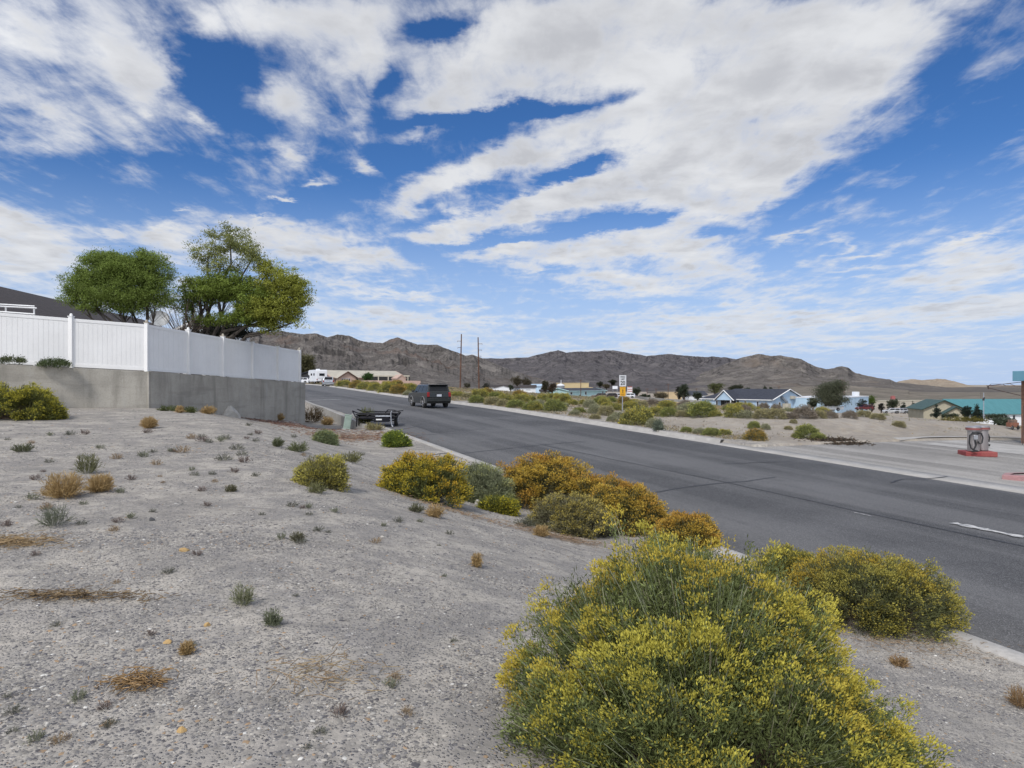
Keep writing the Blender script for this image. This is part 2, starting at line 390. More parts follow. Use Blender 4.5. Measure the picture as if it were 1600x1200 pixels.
# ------------------------------------------------------------------ road, kerbs, forecourt
def strip(name, prof, s0, s1, mat, ds=2.0, zf=None, tfun=None):
    """cross-section prof [(t, dz)...] swept along the road"""
    n = max(2, int((s1 - s0) / ds) + 1); ss = np.linspace(s0, s1, n); k = len(prof); V = []
    for s in ss:
        for (t, dz) in prof:
            x, y = xy(s, t); V.append((x, y, float(zroad(s)) + dz if zf is None else zf(s, t) + dz))
    I = (np.arange(n - 1)[:, None] * k + np.arange(k - 1)[None]).ravel()
    return np_mesh(name, np.array(V), np.stack([I, I + 1, I + k + 1, I + k], -1), [mat])
def asphalt_material(name, dark, light, wheel=True):
    m, t, b = new_mat(name); co = objco(t)
    P = t.mapping(co, rot=(0, 0, R(-24.32)))
    X = t.xyz(P)
    lane = t.noise(t.comb(X[0], t.math('MULTIPLY', X[1], .025)), .55, 3, .55, .2)
    c = t.mix(t.ramp(lane, .42, .60), tuple(x * .85 for x in dark), tuple(x * 1.12 for x in light))
    c = t.mix(t.ramp(t.noise(co, .22, 5, .6), .42, .68, 0, .5), c, tuple(x * 1.45 for x in light))
    c = t.mix(t.ramp(t.noise(t.comb(X[0], t.math('MULTIPLY', X[1], .1)), 2.4, 4, .65), .5, .75, 0, .5), c, tuple(x * .75 for x in dark))
    v = t.voro(co, 95.0); h = t.xyz(v)
    c = t.mix(t.ramp(h[0], .55, 1.0, 0, .55), c, tuple(min(1, x * 2.6) for x in light))
    c = t.mix(t.ramp(h[1], .6, 1.0, 0, .5), c, tuple(x * .4 for x in dark))
    t.put(b.inputs['Base Color'], c); b.inputs['Roughness'].default_value = .85; b.inputs['Specular IOR Level'].default_value = .3
    bump(t, b, t.voro(co, 95.0, 'F1', 'Distance'), .004, .8)
    return m
M_ASPH = asphalt_material('road_asphalt', (.070, .070, .072), (.108, .107, .107))
M_LOT = asphalt_material('old_asphalt', (.20, .19, .175), (.265, .252, .232), False)
M_CONC = pm('kerb_concrete', (.46, .44, .41), (.36, .345, .32), 1.2, .9, bmp=.004, fine=.35)
M_TAR = pm('crack_tar', (.022, .022, .024), (.03, .03, .032), 3, .6)
M_PAINT = pm('worn_paint', (.55, .54, .52), (.30, .30, .30), 9, .8, lo=.46, hi=.54)
M_REDP = pm('faded_red_paint', (.38, .10, .10), (.30, .13, .12), 4, .8, fine=.3)
M_PINK = pm('faded_pink_kerb', (.42, .22, .22), (.36, .26, .25), 2, .85, fine=.4)
road = strip('road', [(TN - .12, -.06), (TN, 0), (11.5, .05), (14.6, .07), (17.6, .05), (20.3, 0.0), (20.45, -.02)], -90, 400, M_ASPH, 2.5); tag(road, kind='structure')
kn = strip('kerb', [(8.12, -.4), (8.12, .11), (8.14, .135), (8.40, .135), (8.44, .11), (8.46, -.2)], -90, 35.6, M_CONC, 1.5); tag(kn, kind='structure')
kn2 = strip('kerb', [(8.12, -.4), (8.12, .11), (8.14, .135), (8.40, .135), (8.44, .11), (8.46, -.2)], 69.5, 400, M_CONC, 2.5); tag(kn2, kind='structure')
kf = strip('gutter', [(20.28, -.1), (20.30, .012), (20.95, -.012), (21.0, .13), (21.2, .14), (21.22, -.3)], SL + 1.8, 400, M_CONC, 2); tag(kf, kind='structure')
kf2 = strip('gutter', [(20.26, -.1), (20.28, .013), (20.8, .0), (21.3, .02), (21.34, -.2)], -90, SL + 1.75, M_CONC, 2); tag(kf2, kind='structure')
lot = strip('forecourt', [(21.25, .006)] + [(t, .006) for t in np.linspace(22, 78, 24)], -40, SL, M_LOT, 2, zf=lambda s, t: float(lotz(*xy(s, t)))); tag(lot, kind='structure')
_zl = lambda s, t: float(lotz(*xy(s, t)))
# concrete edge of the forecourt, and paler aprons
def sheet(name, st_pts, mat, dz, thick=0.0, zf=None):
    zf = zf or (lambda s, t: gz(*xy(s, t))); n = len(st_pts)
    V = [(*xy(s, t), zf(s, t) + dz) for s, t in st_pts]
    if not thick: return np_mesh(name, V, [np.array([list(range(n))])], [mat])
    V += [(x, y, z - thick) for x, y, z in V]
    fs = [np.array([list(range(n))]), np.array([[i, n + i, n + (i + 1) % n, (i + 1) % n] for i in range(n)])]
    return np_mesh(name, V, fs, [mat])
def ribbon(name, pts, w, mat, dz=.004, step=.35, jit=0.0, seed=1, closed=False, wj=.3):
    """thin strip lying on the ground through (s,t) points"""
    rnd = random.Random(seed); P = []
    for (a, b) in zip(pts[:-1], pts[1:]):
        L = math.hypot(b[0] - a[0], b[1] - a[1]); k = max(1, int(L / step))
        for i in range(k): P.append((a[0] + (b[0] - a[0]) * i / k, a[1] + (b[1] - a[1]) * i / k))
    P.append(pts[-1]); P = [(p[0] + rnd.uniform(-jit, jit), p[1] + rnd.uniform(-jit, jit)) for p in P]
    V = []
    for i, p in enumerate(P):
        a = P[max(0, i - 1)]; b = P[min(len(P) - 1, i + 1)]; dx, dy = b[0] - a[0], b[1] - a[1]; L = math.hypot(dx, dy) or 1
        ww = w * (1 + rnd.uniform(-wj, wj)) / 2
        for sg in (-1, 1):
            s, t = p[0] - dy / L * ww * sg, p[1] + dx / L * ww * sg; V.append((s, t))
    V3 = [(*xy(s, t), roadz(s, t) + dz) for s, t in V]
    I = np.arange(len(P) - 1) * 2
    o = np_mesh(name, V3, np.stack([I, I + 1, I + 3, I + 2], -1), [mat]); return tag(o, kind='structure')
def roadz(s, t):
    if TN <= t <= 20.3: return float(zroad(s)) + float(np.interp(t, [TN, 11.5, 14.6, 17.6, 20.3], [0, .05, .07, .05, 0]))
    return gz(*xy(s, t)) + .006
def stof(px, py):
    p = onground(px, py); return st(p.x, p.y)
for i, (pts, w) in enumerate([
    ([(1018, 773), (1060, 766), (1120, 759), (1165, 756), (1212, 749)], .085),
    ([(655, 715), (720, 709), (790, 703), (850, 697), (915, 692)], .07),
    ([(845, 697), (1128, 756), (1333, 802), (1640, 868)], .05),
    ([(625, 672), (652, 667), (668, 672), (676, 677), (700, 676), (760, 672)], .06),
    ([(640, 681), (720, 678), (800, 677)], .05),
    ([(1010, 694), (1025, 688), (1050, 690)], .05),
    ([(1130, 728), (1240, 722), (1300, 729)], .04),
    ([(1392, 757), (1410, 750), (1455, 748), (1480, 745)], .05)]):
    ribbon('crack', [stof(*p) for p in pts], w, M_TAR, .004 + i * .0012, jit=.03, seed=i, step=.5)
for i, (a, b, w) in enumerate([((1488, 823), (1600, 846), .20), ((1335, 806), (1362, 812), .03), ((1440, 894), (1456, 898), .09)]):
    ribbon('lane_marking', [stof(*a), stof(*b)], w, M_PAINT, .018, step=.12, jit=.012, seed=40 + i, wj=.5)
ribbon('stop_line', [(68.4, 8.6), (69.0, 12.4)], .42, M_PAINT, .006, step=.3, jit=.01, seed=9, wj=.1)
ribbon('forecourt_edge', [(SL + .05, 30.2), (SL + .3, 34), (SL + .1, 75)], .35, M_CONC, .05, step=1.5, seed=3, wj=.1)
o = sheet('concrete_apron', [(-1.0, 21.36), (3.0, 21.36), (2.2, 23.2), (-1.4, 24.0)], M_CONC, .012, zf=_zl); tag(o, kind='structure')
ap = [stof(1440, 694), stof(1600, 711), stof(1600, 697), stof(1500, 684)]
o = sheet('concrete_apron', ap, M_CONC, .014, zf=_zl); tag(o, kind='structure')

# ------------------------------------------------------------------ mountains
def mountain_material(name, c1, c2, c3, tan=None):
    m, t, b = new_mat(name); co = objco(t)
    g = t.n.new('ShaderNodeNewGeometry'); nz = t.xyz(g.outputs['Normal'])[2]
    big = t.noise(co, .0035, 6, .6)
    c = t.mix(t.ramp(big, .38, .62), c1, c2)
    mid = t.noise(t.mapping(co, sc=(1, 1, 2.2)), .022, 7, .68)
    c = t.mix(t.ramp(mid, .50, .60, 0, .8), c, c3)
    c = t.mix(t.ramp(t.noise(co, .05, 6, .75), .47, .58, 0, .8), c, tuple(x * .5 for x in c1))
    c = t.mix(t.ramp(t.noise(co, .014, 5, .7, 1.5), .55, .66, 0, .55), c, tuple(x * 1.25 for x in c3))
    c = t.mix(t.ramp(nz, .80, .97, 0, .35), c, c3)
    if tan: c = t.mix(t.ramp(t.noise(co, .006, 4, .6), .56, .70, 0, .8), c, tan)
    t.put(b.inputs['Base Color'], c); b.inputs['Roughness'].default_value = 1; b.inputs['Specular IOR Level'].default_value = 0
    bump(t, b, t.noise(co, .030, 7, .78), 16.0, 1.0)
    return m
def mountain(name, sky_pts, r0, rc, r1, seed, mat, amp=.42, naz=900, nr=170, azr=None, base=-8.0, freq=1.0):
    xs = [p[0] for p in sky_pts]; ys = [p[1] for p in sky_pts]
    a = np.linspace(math.atan((xs[0] - 800) / F), math.atan((xs[-1] - 800) / F), naz)
    px = 800 + np.tan(a) * F; py = np.interp(px, xs, ys)
    py = py + 1.2 * fbm(px * .12 + seed, px * 0 + seed, 3) + .5 * fbm(px * .4 + seed, px * 0, 2)
    tgt = (600 - py) / F                                    # z / Y of the crest
    u = np.concatenate([np.linspace(0, 1, int(nr * .75)), 1 + np.linspace(0, 1, nr - int(nr * .75) + 1)[1:] ** 1.2])
    rc_a = rc * (1 + .10 * np.sin(a * 9 + seed) + .05 * np.sin(a * 23 + seed * 2))
    r = np.where(u[None] <= 1, r0 + (rc_a[:, None] - r0) * u[None], rc_a[:, None] + (r1 - rc_a[:, None]) * (u[None] - 1))
    A = a[:, None] + 0 * r; X = r * np.sin(A); Y = r * np.cos(A)
    if isinstance(base, tuple):
        b0, b1, x0, x1 = base; base = (b0 + (b1 - b0) * sm((px - x0) / (x1 - x0)))[:, None]
    else: base = np.full((naz, 1), float(base))
    H = np.maximum(tgt * rc_a * np.cos(a), .5)[:, None] - base
    prof = np.where(u <= 1, .16 * u + .84 * u ** 1.5, np.clip(1 - (u - 1), 0, 1) ** 1.1)[None]
    wx = X / 330 * freq + 1.6 * fbm(X / 500, Y / 500, 4) + seed; wy = Y / 330 * freq + 1.6 * fbm(X / 500 + 9, Y / 500, 4)
    rg = ridged(wx, wy, 7, .55)
    spur = ridged(a[:, None] * 15 * freq + 2.6 * fbm(X / 420 + 3, Y / 420, 5) + seed * 3 + .8 * u[None], Y / 420 + .3 * X / 420, 6, .55)
    env = np.clip(u, 0, 2); env = np.where(env <= 1, np.clip(env * 1.25, 0, 1) ** .8, 1 - (env - 1) * .6)[None]
    h = H * prof * (1 + 0 * A) + H * amp * env * ((rg - .35) * 1.0 + (spur - .3) * .5) + .035 * H * env * fbm(X / 35, Y / 35, 4)
    h = np.where(u[None] <= 0.001, 0, h)
    ratio = ((h + base) / Y)[:, :].max(axis=1)
    kk = np.exp(-np.linspace(-2, 2, 5) ** 2); kk /= kk.sum()
    want = tgt
    hmax_i = ((h + base) / Y).argmax(axis=1); rr = np.arange(naz)
    need = (want * Y[rr, hmax_i] - base[:, 0]) / np.maximum(h[rr, hmax_i], 1e-3)
    kw = max(4, naz // 40); kg = np.exp(-np.linspace(-2, 2, 2 * kw + 1) ** 2); kg /= kg.sum()
    need = np.convolve(np.pad(np.clip(need, .2, 4), kw, mode='edge'), kg, 'valid'); h = h * need[:, None]
    hi = ((h + base) / Y).argmax(axis=1); res = (want * Y[rr, hi] - base[:, 0]) / np.maximum(h[rr, hi], 1e-3)
    wq = np.clip((h / np.maximum(h[rr, hi], 1)[:, None] - .55) / .45, 0, 1) ** 2
    h = h * (1 + (np.clip(res, .6, 1.6) - 1)[:, None] * wq)
    endw = sm(np.minimum(np.arange(naz), naz - 1 - np.arange(naz)) / (naz * .05))[:, None]; h = h * endw - 4 * (1 - endw)
    Z = h + base + EYE; Z[:, :1] = base - 6 + EYE; Z[:, -1:] = base - 6 + EYE
    n2 = len(u); I = (np.arange(naz - 1)[:, None] * n2 + np.arange(n2 - 1)[None]).ravel()
    o = np_mesh(name, np.stack([X, Y, Z], -1).reshape(-1, 3), np.stack([I, I + 1, I + n2 + 1, I + n2], -1), [mat], smooth=True)
    return tag(o, kind='structure')
M_MT1 = mountain_material('rocky_slope', (0.137, 0.127, 0.120), (0.177, 0.158, 0.145), (0.284, 0.259, 0.235), (0.198, 0.143, 0.116))
M_MT2 = mountain_material('dark_slope', (0.108, 0.103, 0.111), (0.139, 0.129, 0.135), (0.205, 0.190, 0.187))
M_MT3 = mountain_material('grey_slope', (0.129, 0.120, 0.117), (0.180, 0.164, 0.152), (0.297, 0.269, 0.238), (0.251, 0.205, 0.165))
M_MT4 = mountain_material('pale_slope', (.36, .28, .21), (.44, .36, .275), (.52, .44, .34))
M_MT5 = mountain_material('valley_slope', (.22, .195, .165), (.28, .25, .21), (.38, .34, .28))
mountain('mountain', [(-300, 560), (-50, 530), (100, 520), (250, 522), (330, 527), (388, 519), (420, 518), (440, 517), (470, 522), (495, 521), (512, 527), (527, 523), (545, 524), (560, 531), (575, 535), (598, 536), (608, 531), (621, 527), (634, 532), (652, 538), (683, 539), (700, 546), (718, 552), (727, 556), (738, 554), (752, 559), (765, 564), (790, 575), (820, 585), (860, 596), (900, 603), (950, 610)],
         420, 1500, 2300, 3, M_MT1, base=(-3, -13, 560, 800), naz=1300, amp=.6)
mountain('mountain', [(650, 585), (700, 566), (750, 560), (790, 560), (825, 558), (850, 552), (872, 547), (885, 551), (905, 549), (935, 549), (945, 547), (965, 548), (985, 552), (1010, 556), (1045, 553), (1075, 556), (1105, 558), (1115, 557), (1140, 559), (1150, 561), (1170, 556), (1200, 562), (1240, 580), (1300, 595), (1360, 606)],
         1100, 2600, 3600, 5, M_MT2, naz=1000, freq=.7, amp=.6, base=-12)
mountain('mountain', [(985, 612), (1030, 602), (1070, 591), (1105, 580), (1130, 570), (1150, 562), (1165, 557), (1185, 553), (1205, 556), (1218, 555), (1252, 561), (1262, 567), (1275, 573), (1292, 577), (1304, 575), (1315, 572), (1325, 574), (1337, 583), (1352, 586), (1370, 590), (1390, 593), (1400, 597), (1440, 601), (1500, 607), (1560, 612), (1640, 614), (1900, 616)],
         900, 2300, 3300, 8, M_MT3, naz=1000, freq=.9, amp=.55, base=-12)
mountain('mountain', [(1380, 604), (1402, 596), (1425, 592), (1440, 594), (1465, 592), (1480, 593), (1495, 597), (1510, 601), (1530, 607), (1545, 610), (1560, 609), (1580, 611), (1610, 614), (1700, 616), (1900, 610), (2100, 616)],
         2300, 4200, 5200, 11, M_MT4, naz=600, nr=110, base=-14)
# long pale fans and benches in front of the ranges on the right
mountain('foothill', [(1150, 612), (1250, 604), (1330, 603), (1390, 607), (1450, 613), (1520, 616), (1600, 619), (1900, 620)],
         560, 1000, 1700, 14, M_MT5, amp=.25, naz=500, nr=90, base=-13)

# ------------------------------------------------------------------ plants
M_LEAF = leafmat('shrub_leaf', .22); M_FLOW = leafmat('flower', .15, .8); M_TWIG = leafmat('twig', 0)
M_TREE = leafmat('tree_leaf', .38, .6)
M_BARK = pm('bark', (.10, .085, .07), (.055, .045, .038), 6, .95, bmp=.02, stretch=(1, 1, .3))
def unit(v): return v / np.maximum(np.linalg.norm(v, axis=-1, keepdims=True), 1e-9)
def blades(P, Dr, L, Wd, rng, bend=.15):
    """flat tapering blades: root P, direction Dr, length L, width Wd -> verts, quads"""
    n = len(P); Dr = unit(Dr); side = unit(np.cross(Dr, rng.normal(size=(n, 3)))); nrm = np.cross(Dr, side)
    L = np.broadcast_to(np.asarray(L, float).reshape(-1, 1), (n, 1)); Wd = np.broadcast_to(np.asarray(Wd, float).reshape(-1, 1), (n, 1))
    mid = P + Dr * L * .5 + nrm * L * bend * rng.uniform(-1, 1, (n, 1))
    V = np.stack([P, mid - side * Wd / 2, P + Dr * L, mid + side * Wd / 2], 1).reshape(-1, 3)
    return V, np.arange(4 * n).reshape(n, 4)
def tubes3(A, B, r0, r1):
    """three-sided sticks A->B"""
    n = len(A); D_ = unit(B - A); up = np.tile([0.3, .2, 1.0], (n, 1)); s1 = unit(np.cross(D_, up) + 1e-6); s2 = np.cross(D_, s1)
    V = []
    for P, r in ((A, r0), (B, r1)):
        r = np.broadcast_to(np.asarray(r, float).reshape(-1, 1), (n, 1))
        for k in range(3):
            th = 2 * math.pi * k / 3; V.append(P + r * (math.cos(th) * s1 + math.sin(th) * s2))
    V = np.stack(V, 1).reshape(-1, 3); b = np.arange(n)[:, None] * 6
    f = np.concatenate([b + np.array([k, (k + 1) % 3, 3 + (k + 1) % 3, 3 + k]) for k in range(3)])
    return V, f
def dome_points(n, lobes, rng):
    """tips spread over a bush made of lobes (cx, cy, cz, rx, ry, rz); returns tips, lobe centre, outward direction"""
    w = np.array([l[3] * l[4] + l[5] * (l[3] + l[4]) for l in lobes]); w = w / w.sum()
    k = rng.choice(len(lobes), n, p=w); Lb = np.array(lobes)[k]
    d = unit(rng.normal(size=(n, 3))); d[:, 2] = np.abs(d[:, 2]) * .95 - .12 * (rng.rand(n) < .5)
    d = unit(d)
    lump = 1 + .09 * np.sin(d[:, 0] * 9 + k * 2) * np.sin(d[:, 1] * 8 + k) + .07 * np.sin(d[:, 2] * 11 + d[:, 0] * 5 + k * 3)
    rad = lump * (1 - .16 * rng.rand(n) ** 2)
    T = Lb[:, :3] + d * Lb[:, 3:6] * rad[:, None]
    # tips inside another lobe are dropped
    keep = np.ones(n, bool)
    for j, l in enumerate(lobes):
        q = (T - np.array(l[:3])) / np.array(l[3:6]); keep &= ~((np.linalg.norm(q, axis=1) < .78) & (k != j))
    keep &= T[:, 2] > -.02
    return T[keep], Lb[keep], d[keep], k[keep]
def hsvj(base, n, rng, j=.18, bias=None):
    c = np.array(base)[None] * (1 + rng.uniform(-j, j, (n, 1))) * (1 + rng.uniform(-j * .35, j * .35, (n, 3)))
    return np.clip(c, 0, 1)
def cat(parts):
    Vs, Fs, Cs = [], [], []; k = 0
    for V, f, c in parts: Vs.append(V); Fs.append(f + k); Cs.append(c); k += len(V)
    return np.concatenate(Vs), np.concatenate(Fs), np.concatenate(Cs)
def rabbitbrush(name, loc, lobes, seed, ntips, leaf=(.105, .125, .045), flower=(.46, .34, .04), flower2=None, ffrac=.75, stem=(.24, .24, .15),
                nleaf=22, nfl=14, lsz=.032, lw=.0042, fsz=.016, fw=.007, spread=.018, one=False, rz=0, root=.25, dead=0.0, clump=1, cspread=.03, sfrac=.55, **lab):
    """a rabbitbrush: stems rising from the crown, narrow leaves, flower heads at the tips"""
    rng = np.random.RandomState(seed)
    if clump > 1:
        T, Lb, d, k = dome_points(int(ntips / clump), lobes, rng); cid = np.repeat(np.arange(len(T)), clump)
        hgt = 1 + .10 * (rng.rand(len(T)) - .5); T = Lb[:, :3] + (T - Lb[:, :3]) * hgt[:, None]
        tg = np.cross(d, rng.normal(size=d.shape)); T, Lb, d, k = T[cid], Lb[cid], d[cid], k[cid]
        off = rng.normal(size=T.shape) * cspread; along = (off * d).sum(1, keepdims=True); off = off - along * d * .5
        T = T + off - d * (np.linalg.norm(off, axis=1, keepdims=True) ** 2) / (cspread * 5)
    else: T, Lb, d, k = dome_points(ntips, lobes, rng); cid = np.arange(len(T))
    n = len(T)
    cx = np.array([[sum(l[0] for l in lobes) / len(lobes), sum(l[1] for l in lobes) / len(lobes), 0]])
    base = cx * (1 - root) + root * np.concatenate([Lb[:, :2], np.zeros((n, 1))], 1) + rng.normal(size=(n, 3)) * [.06, .06, 0]
    base = base + (Lb[:, :3] * [1, 1, 0] - base) * .35
    mid = base * .42 + T * .58 + rng.normal(size=(n, 3)) * .03 + [0, 0, .02]; mid[:, 2] = np.maximum(mid[:, 2] * .9, .01)
    # stems
    sel = rng.permutation(n); ns_ = int(n * sfrac); sc = hsvj(stem, ns_, rng, .3); sc2 = hsvj((.16, .12, .085), ns_, rng, .3)
    h = max(l[2] + l[5] for l in lobes); r = .0022 * max(1, h)
    V1, F1 = tubes3(base[sel[:ns_]], mid[sel[:ns_]], r * 1.6, r); V2, F2 = tubes3(mid[sel[:ns_]], T[sel[:ns_]], r, r * .6)
    stems = [(V1, F1, np.repeat(sc2, 6, 0)), (V2, F2, np.repeat(sc, 6, 0))]
    up = unit(unit(T - base) + d * .6 + [0, 0, .35])
    # leaves along the outer part of every stem
    q = rng.rand(n, nleaf, 1) ** .8; A = T[:, None] - (T - mid)[:, None] * q * .75
    A = (A + rng.normal(size=A.shape) * spread * (0.6 + q)).reshape(-1, 3)
    dirs = (up[:, None] + rng.normal(size=(n, nleaf, 3)) * .60).reshape(-1, 3)
    VL, FL = blades(A, dirs, lsz * rng.uniform(.7, 1.4, len(A)), lw * rng.uniform(.7, 1.3, len(A)), rng)
    tipc = np.clip(1 + .20 * rng.normal(size=(cid.max() + 1, 1))[cid], .55, 1.5)
    if dead: tipc = tipc * np.where(rng.rand(n, 1) < dead, .7, 1)
    lc = np.repeat(np.array(leaf)[None] * tipc, nleaf, 0) * (1 + rng.uniform(-.22, .22, (len(A), 1)))
    # flower heads: patches of bloom vary over the bush
    pb = vn(T[:, 0] * 3.3 + seed + 50, T[:, 1] * 3.3 + T[:, 2] * 2.5 + 50); fl = (rng.rand(cid.max() + 1)[cid] < ffrac * (.35 + 1.25 * pb)) & (d[:, 2] > -.25) & (rng.rand(n) < .85)
    TF_ = T[fl]; m = len(TF_)
    parts = [(VL, FL, np.repeat(lc, 4, 0))]; fparts = []
    if m:
        off = rng.normal(size=(m, nfl, 3)) * [1, 1, .55] * spread * 1.05
        A = (TF_[:, None] + up[fl][:, None] * .008 + off).reshape(-1, 3)
        dirs = (up[fl][:, None] * 1.2 + off * 22 + rng.normal(size=(m, nfl, 3)) * .3).reshape(-1, 3)
        VF, FF = blades(A, dirs, fsz * rng.uniform(.7, 1.3, len(A)), fw * rng.uniform(.7, 1.3, len(A)), rng)
        f2 = np.array(flower2 if flower2 else flower); mixv = np.clip((vn(TF_[:, 0] * 2 + 9, TF_[:, 1] * 2 + 70) - .35) * 2.2 + rng.normal(size=m) * .2, 0, 1)[:, None]
        fc = (np.array(flower)[None] * (1 - mixv) + f2[None] * mixv) * (1 + rng.uniform(-.15, .15, (m, 1)))
        fc = np.repeat(fc, nfl, 0) * (1 + rng.uniform(-.15, .15, (m * nfl, 1)))
        fparts = [(VF, FF, np.repeat(fc, 4, 0))]
    if one:
        V, Fc, C = cat(stems[1:] + parts + fparts)
        o = np_mesh(name, V, Fc, [M_LEAF], cols=np.clip(C, 0, 1)); o.location = loc; o.rotation_euler = (0, 0, rz)
        return tag(o, **lab)
    e = empty(name, loc, rz, **lab)
    V, Fc, C = cat(stems); np_mesh('stems', V, Fc, [M_TWIG], cols=np.clip(C, 0, 1), parent=e)
    V, Fc, C = cat(parts); np_mesh('leaves', V, Fc, [M_LEAF], cols=np.clip(C, 0, 1), parent=e)
    if fparts: V, Fc, C = cat(fparts); np_mesh('flowers', V, Fc, [M_FLOW], cols=np.clip(C, 0, 1), parent=e)
    return e
def lobesof(w, dpt, h, n, seed, spread=.5):
    rng = np.random.RandomState(seed); L = [(0, 0, h * .12, w * .40, dpt * .42, h * .84)]
    for i in range(n):
        a = 2 * math.pi * (i + rng.rand() * .6) / n; q = rng.uniform(.75, 1.05)
        L.append((math.cos(a) * w * .25, math.sin(a) * dpt * .25, h * .08, w * .27 * q, dpt * .27 * q, h * rng.uniform(.55, .88)))
    return L
YG = (.50, .43, .045); OR = (.52, .275, .035); GO = (.55, .36, .03)
GL = (.115, .135, .045); GG = (.15, .165, .085); OL = (.16, .15, .075); DK = (.085, .11, .035)

# the great bush in the foreground
fx, fy = .90, 3.32
FL_ = [(-.02, .10, .15, .66, .66, .86), (-.46, .12, .08, .44, .48, .68), (-.60, -.28, .02, .34, .38, .48), (-.24, -.42, .06, .46, .46, .64), (.20, -.42, .02, .50, .48, .58),
    (.34, .20, .04, .48, .52, .76), (.54, -.12, -.06, .42, .46, .56), (.58, -.50, -.10, .34, .40, .46), (.04, .50, .06, .55, .5, .80), (-.22, -.82, .0, .40, .35, .42), (.34, -.86, .0, .38, .35, .40)]
FL_ = [tuple(v * ((1.0 if l[0] > .3 and q == 0 else 1.10) if q not in (2, 5) else 1.09) for q, v in enumerate(l)) for l in FL_]
rabbitbrush('rabbitbrush', (fx, fy, gz(fx, fy) + .0), FL_,
    11, 30000, leaf=(.150, .178, .062), flower=(.47, .42, .07), flower2=(.47, .36, .055), ffrac=.60, nleaf=16, nfl=12, lsz=.026, lw=.0058, fsz=.015, fw=.0068, spread=.013, clump=20, cspread=.036, stem=(.27, .28, .18), sfrac=.14,
    label='huge yellow-green flowering bush filling the foreground on the gravel slope', cat='shrub', group='rabbitbrush bushes')

# ------------------------------------------------------------------ retaining wall and white fence
CR = Vector((-13.95, 25.9, 0)); UL = Vector((-.874, -.487, 0)); UR = Vector((.138, .9904, 0))
OL_ = Vector((.487, -.874, 0)) * .16; OR_ = Vector((.9904, -.138, 0)) * .16
def topz(d, right):   # height of the wall top at distance d from the corner
    return EYE + (.475 - .029 * d if right else .475 + .048 * d)
def wall_mesh(parent, name, a, udir, off, L, right, mat, th=.22):
    n = int(L / .8) + 1; V = []; 
    for i in range(n):
        d = L * i / (n - 1); p = a + udir * d + off; q = p - off.normalized() * th; zt = topz(d, right); zb = min(gz(p.x, p.y), gz(q.x, q.y)) - .6
        V += [(p.x, p.y, zb), (p.x, p.y, zt), (q.x, q.y, zt), (q.x, q.y, zb)]
    fs = [(4 * i + j, 4 * i + (j + 1) % 4, 4 * i + 4 + (j + 1) % 4, 4 * i + 4 + j) for i in range(n - 1) for j in range(4)]
    fs += [(0, 1, 2, 3), tuple(4 * (n - 1) + k for k in (3, 2, 1, 0))]
    o = MB().add(V, fs).build(name, mat, parent, bevel=.012); return o
def wall_material():
    m, t, b = new_mat('stained_concrete'); co = objco(t); z = t.xyz(co)[2]
    c = t.mix(t.ramp(t.noise(co, .8, 6, .65), .35, .65), (.43, .405, .355), (.34, .32, .28))
    c = t.mix(t.ramp(t.noise(t.mapping(co, sc=(1, 1, .12)), 1.5, 5, .65), .5, .7, 0, .55), c, (.20, .188, .16))
    c = t.mix(t.ramp(t.noise(t.mapping(co, (5, 5, 5), sc=(1, 1, .16)), 2.2, 4, .6), .55, .72, 0, .6), c, (.40, .39, .36))
    c = t.mix(t.ramp(t.noise(t.mapping(co, sc=(.12, .12, 1)), 3.0, 3, .6), .5, .62, 0, .22), c, (.16, .15, .13))
    c = t.mix(t.ramp(t.noise(co, 25, 4, .7), .45, .8, 0, .4), c, (.12, .115, .10))
    t.put(b.inputs['Base Color'], c); b.inputs['Roughness'].default_value = .93; b.inputs['Specular IOR Level'].default_value = .2
    bump(t, b, t.noise(co, 14, 5, .7), .01); return m
M_WALL = wall_material()
w = empty('retaining_wall', (0, 0, 0), 0, 'stained grey concrete retaining wall under the white vinyl fence', 'wall')
wall_mesh(w, 'wall_section', CR + OL_.normalized() * 0 + UL * .0, UL, OL_ , 16, False, M_WALL)
wall_mesh(w, 'wall_section', CR + OL_ + UR * .0 + OR_ * .0 + UL * .0 - OL_ + Vector((.0, 0, 0)), UR, OR_, 13.4, True, M_WALL)
# close the corner
pc = CR + OL_ + OR_ * .55; zt = topz(0, True)
MB().add([(CR.x + OL_.x, CR.y + OL_.y, 0), (pc.x, pc.y, 0), (CR.x + OR_.x, CR.y + OR_.y, 0), (CR.x - .1, CR.y, 0),
          (CR.x + OL_.x, CR.y + OL_.y, zt), (pc.x, pc.y, zt), (CR.x + OR_.x, CR.y + OR_.y, zt), (CR.x - .1, CR.y, zt)],
         [(0, 1, 5, 4), (1, 2, 6, 5), (2, 3, 7, 6), (3, 0, 4, 7), (4, 5, 6, 7)]).build('wall_corner', M_WALL, w)
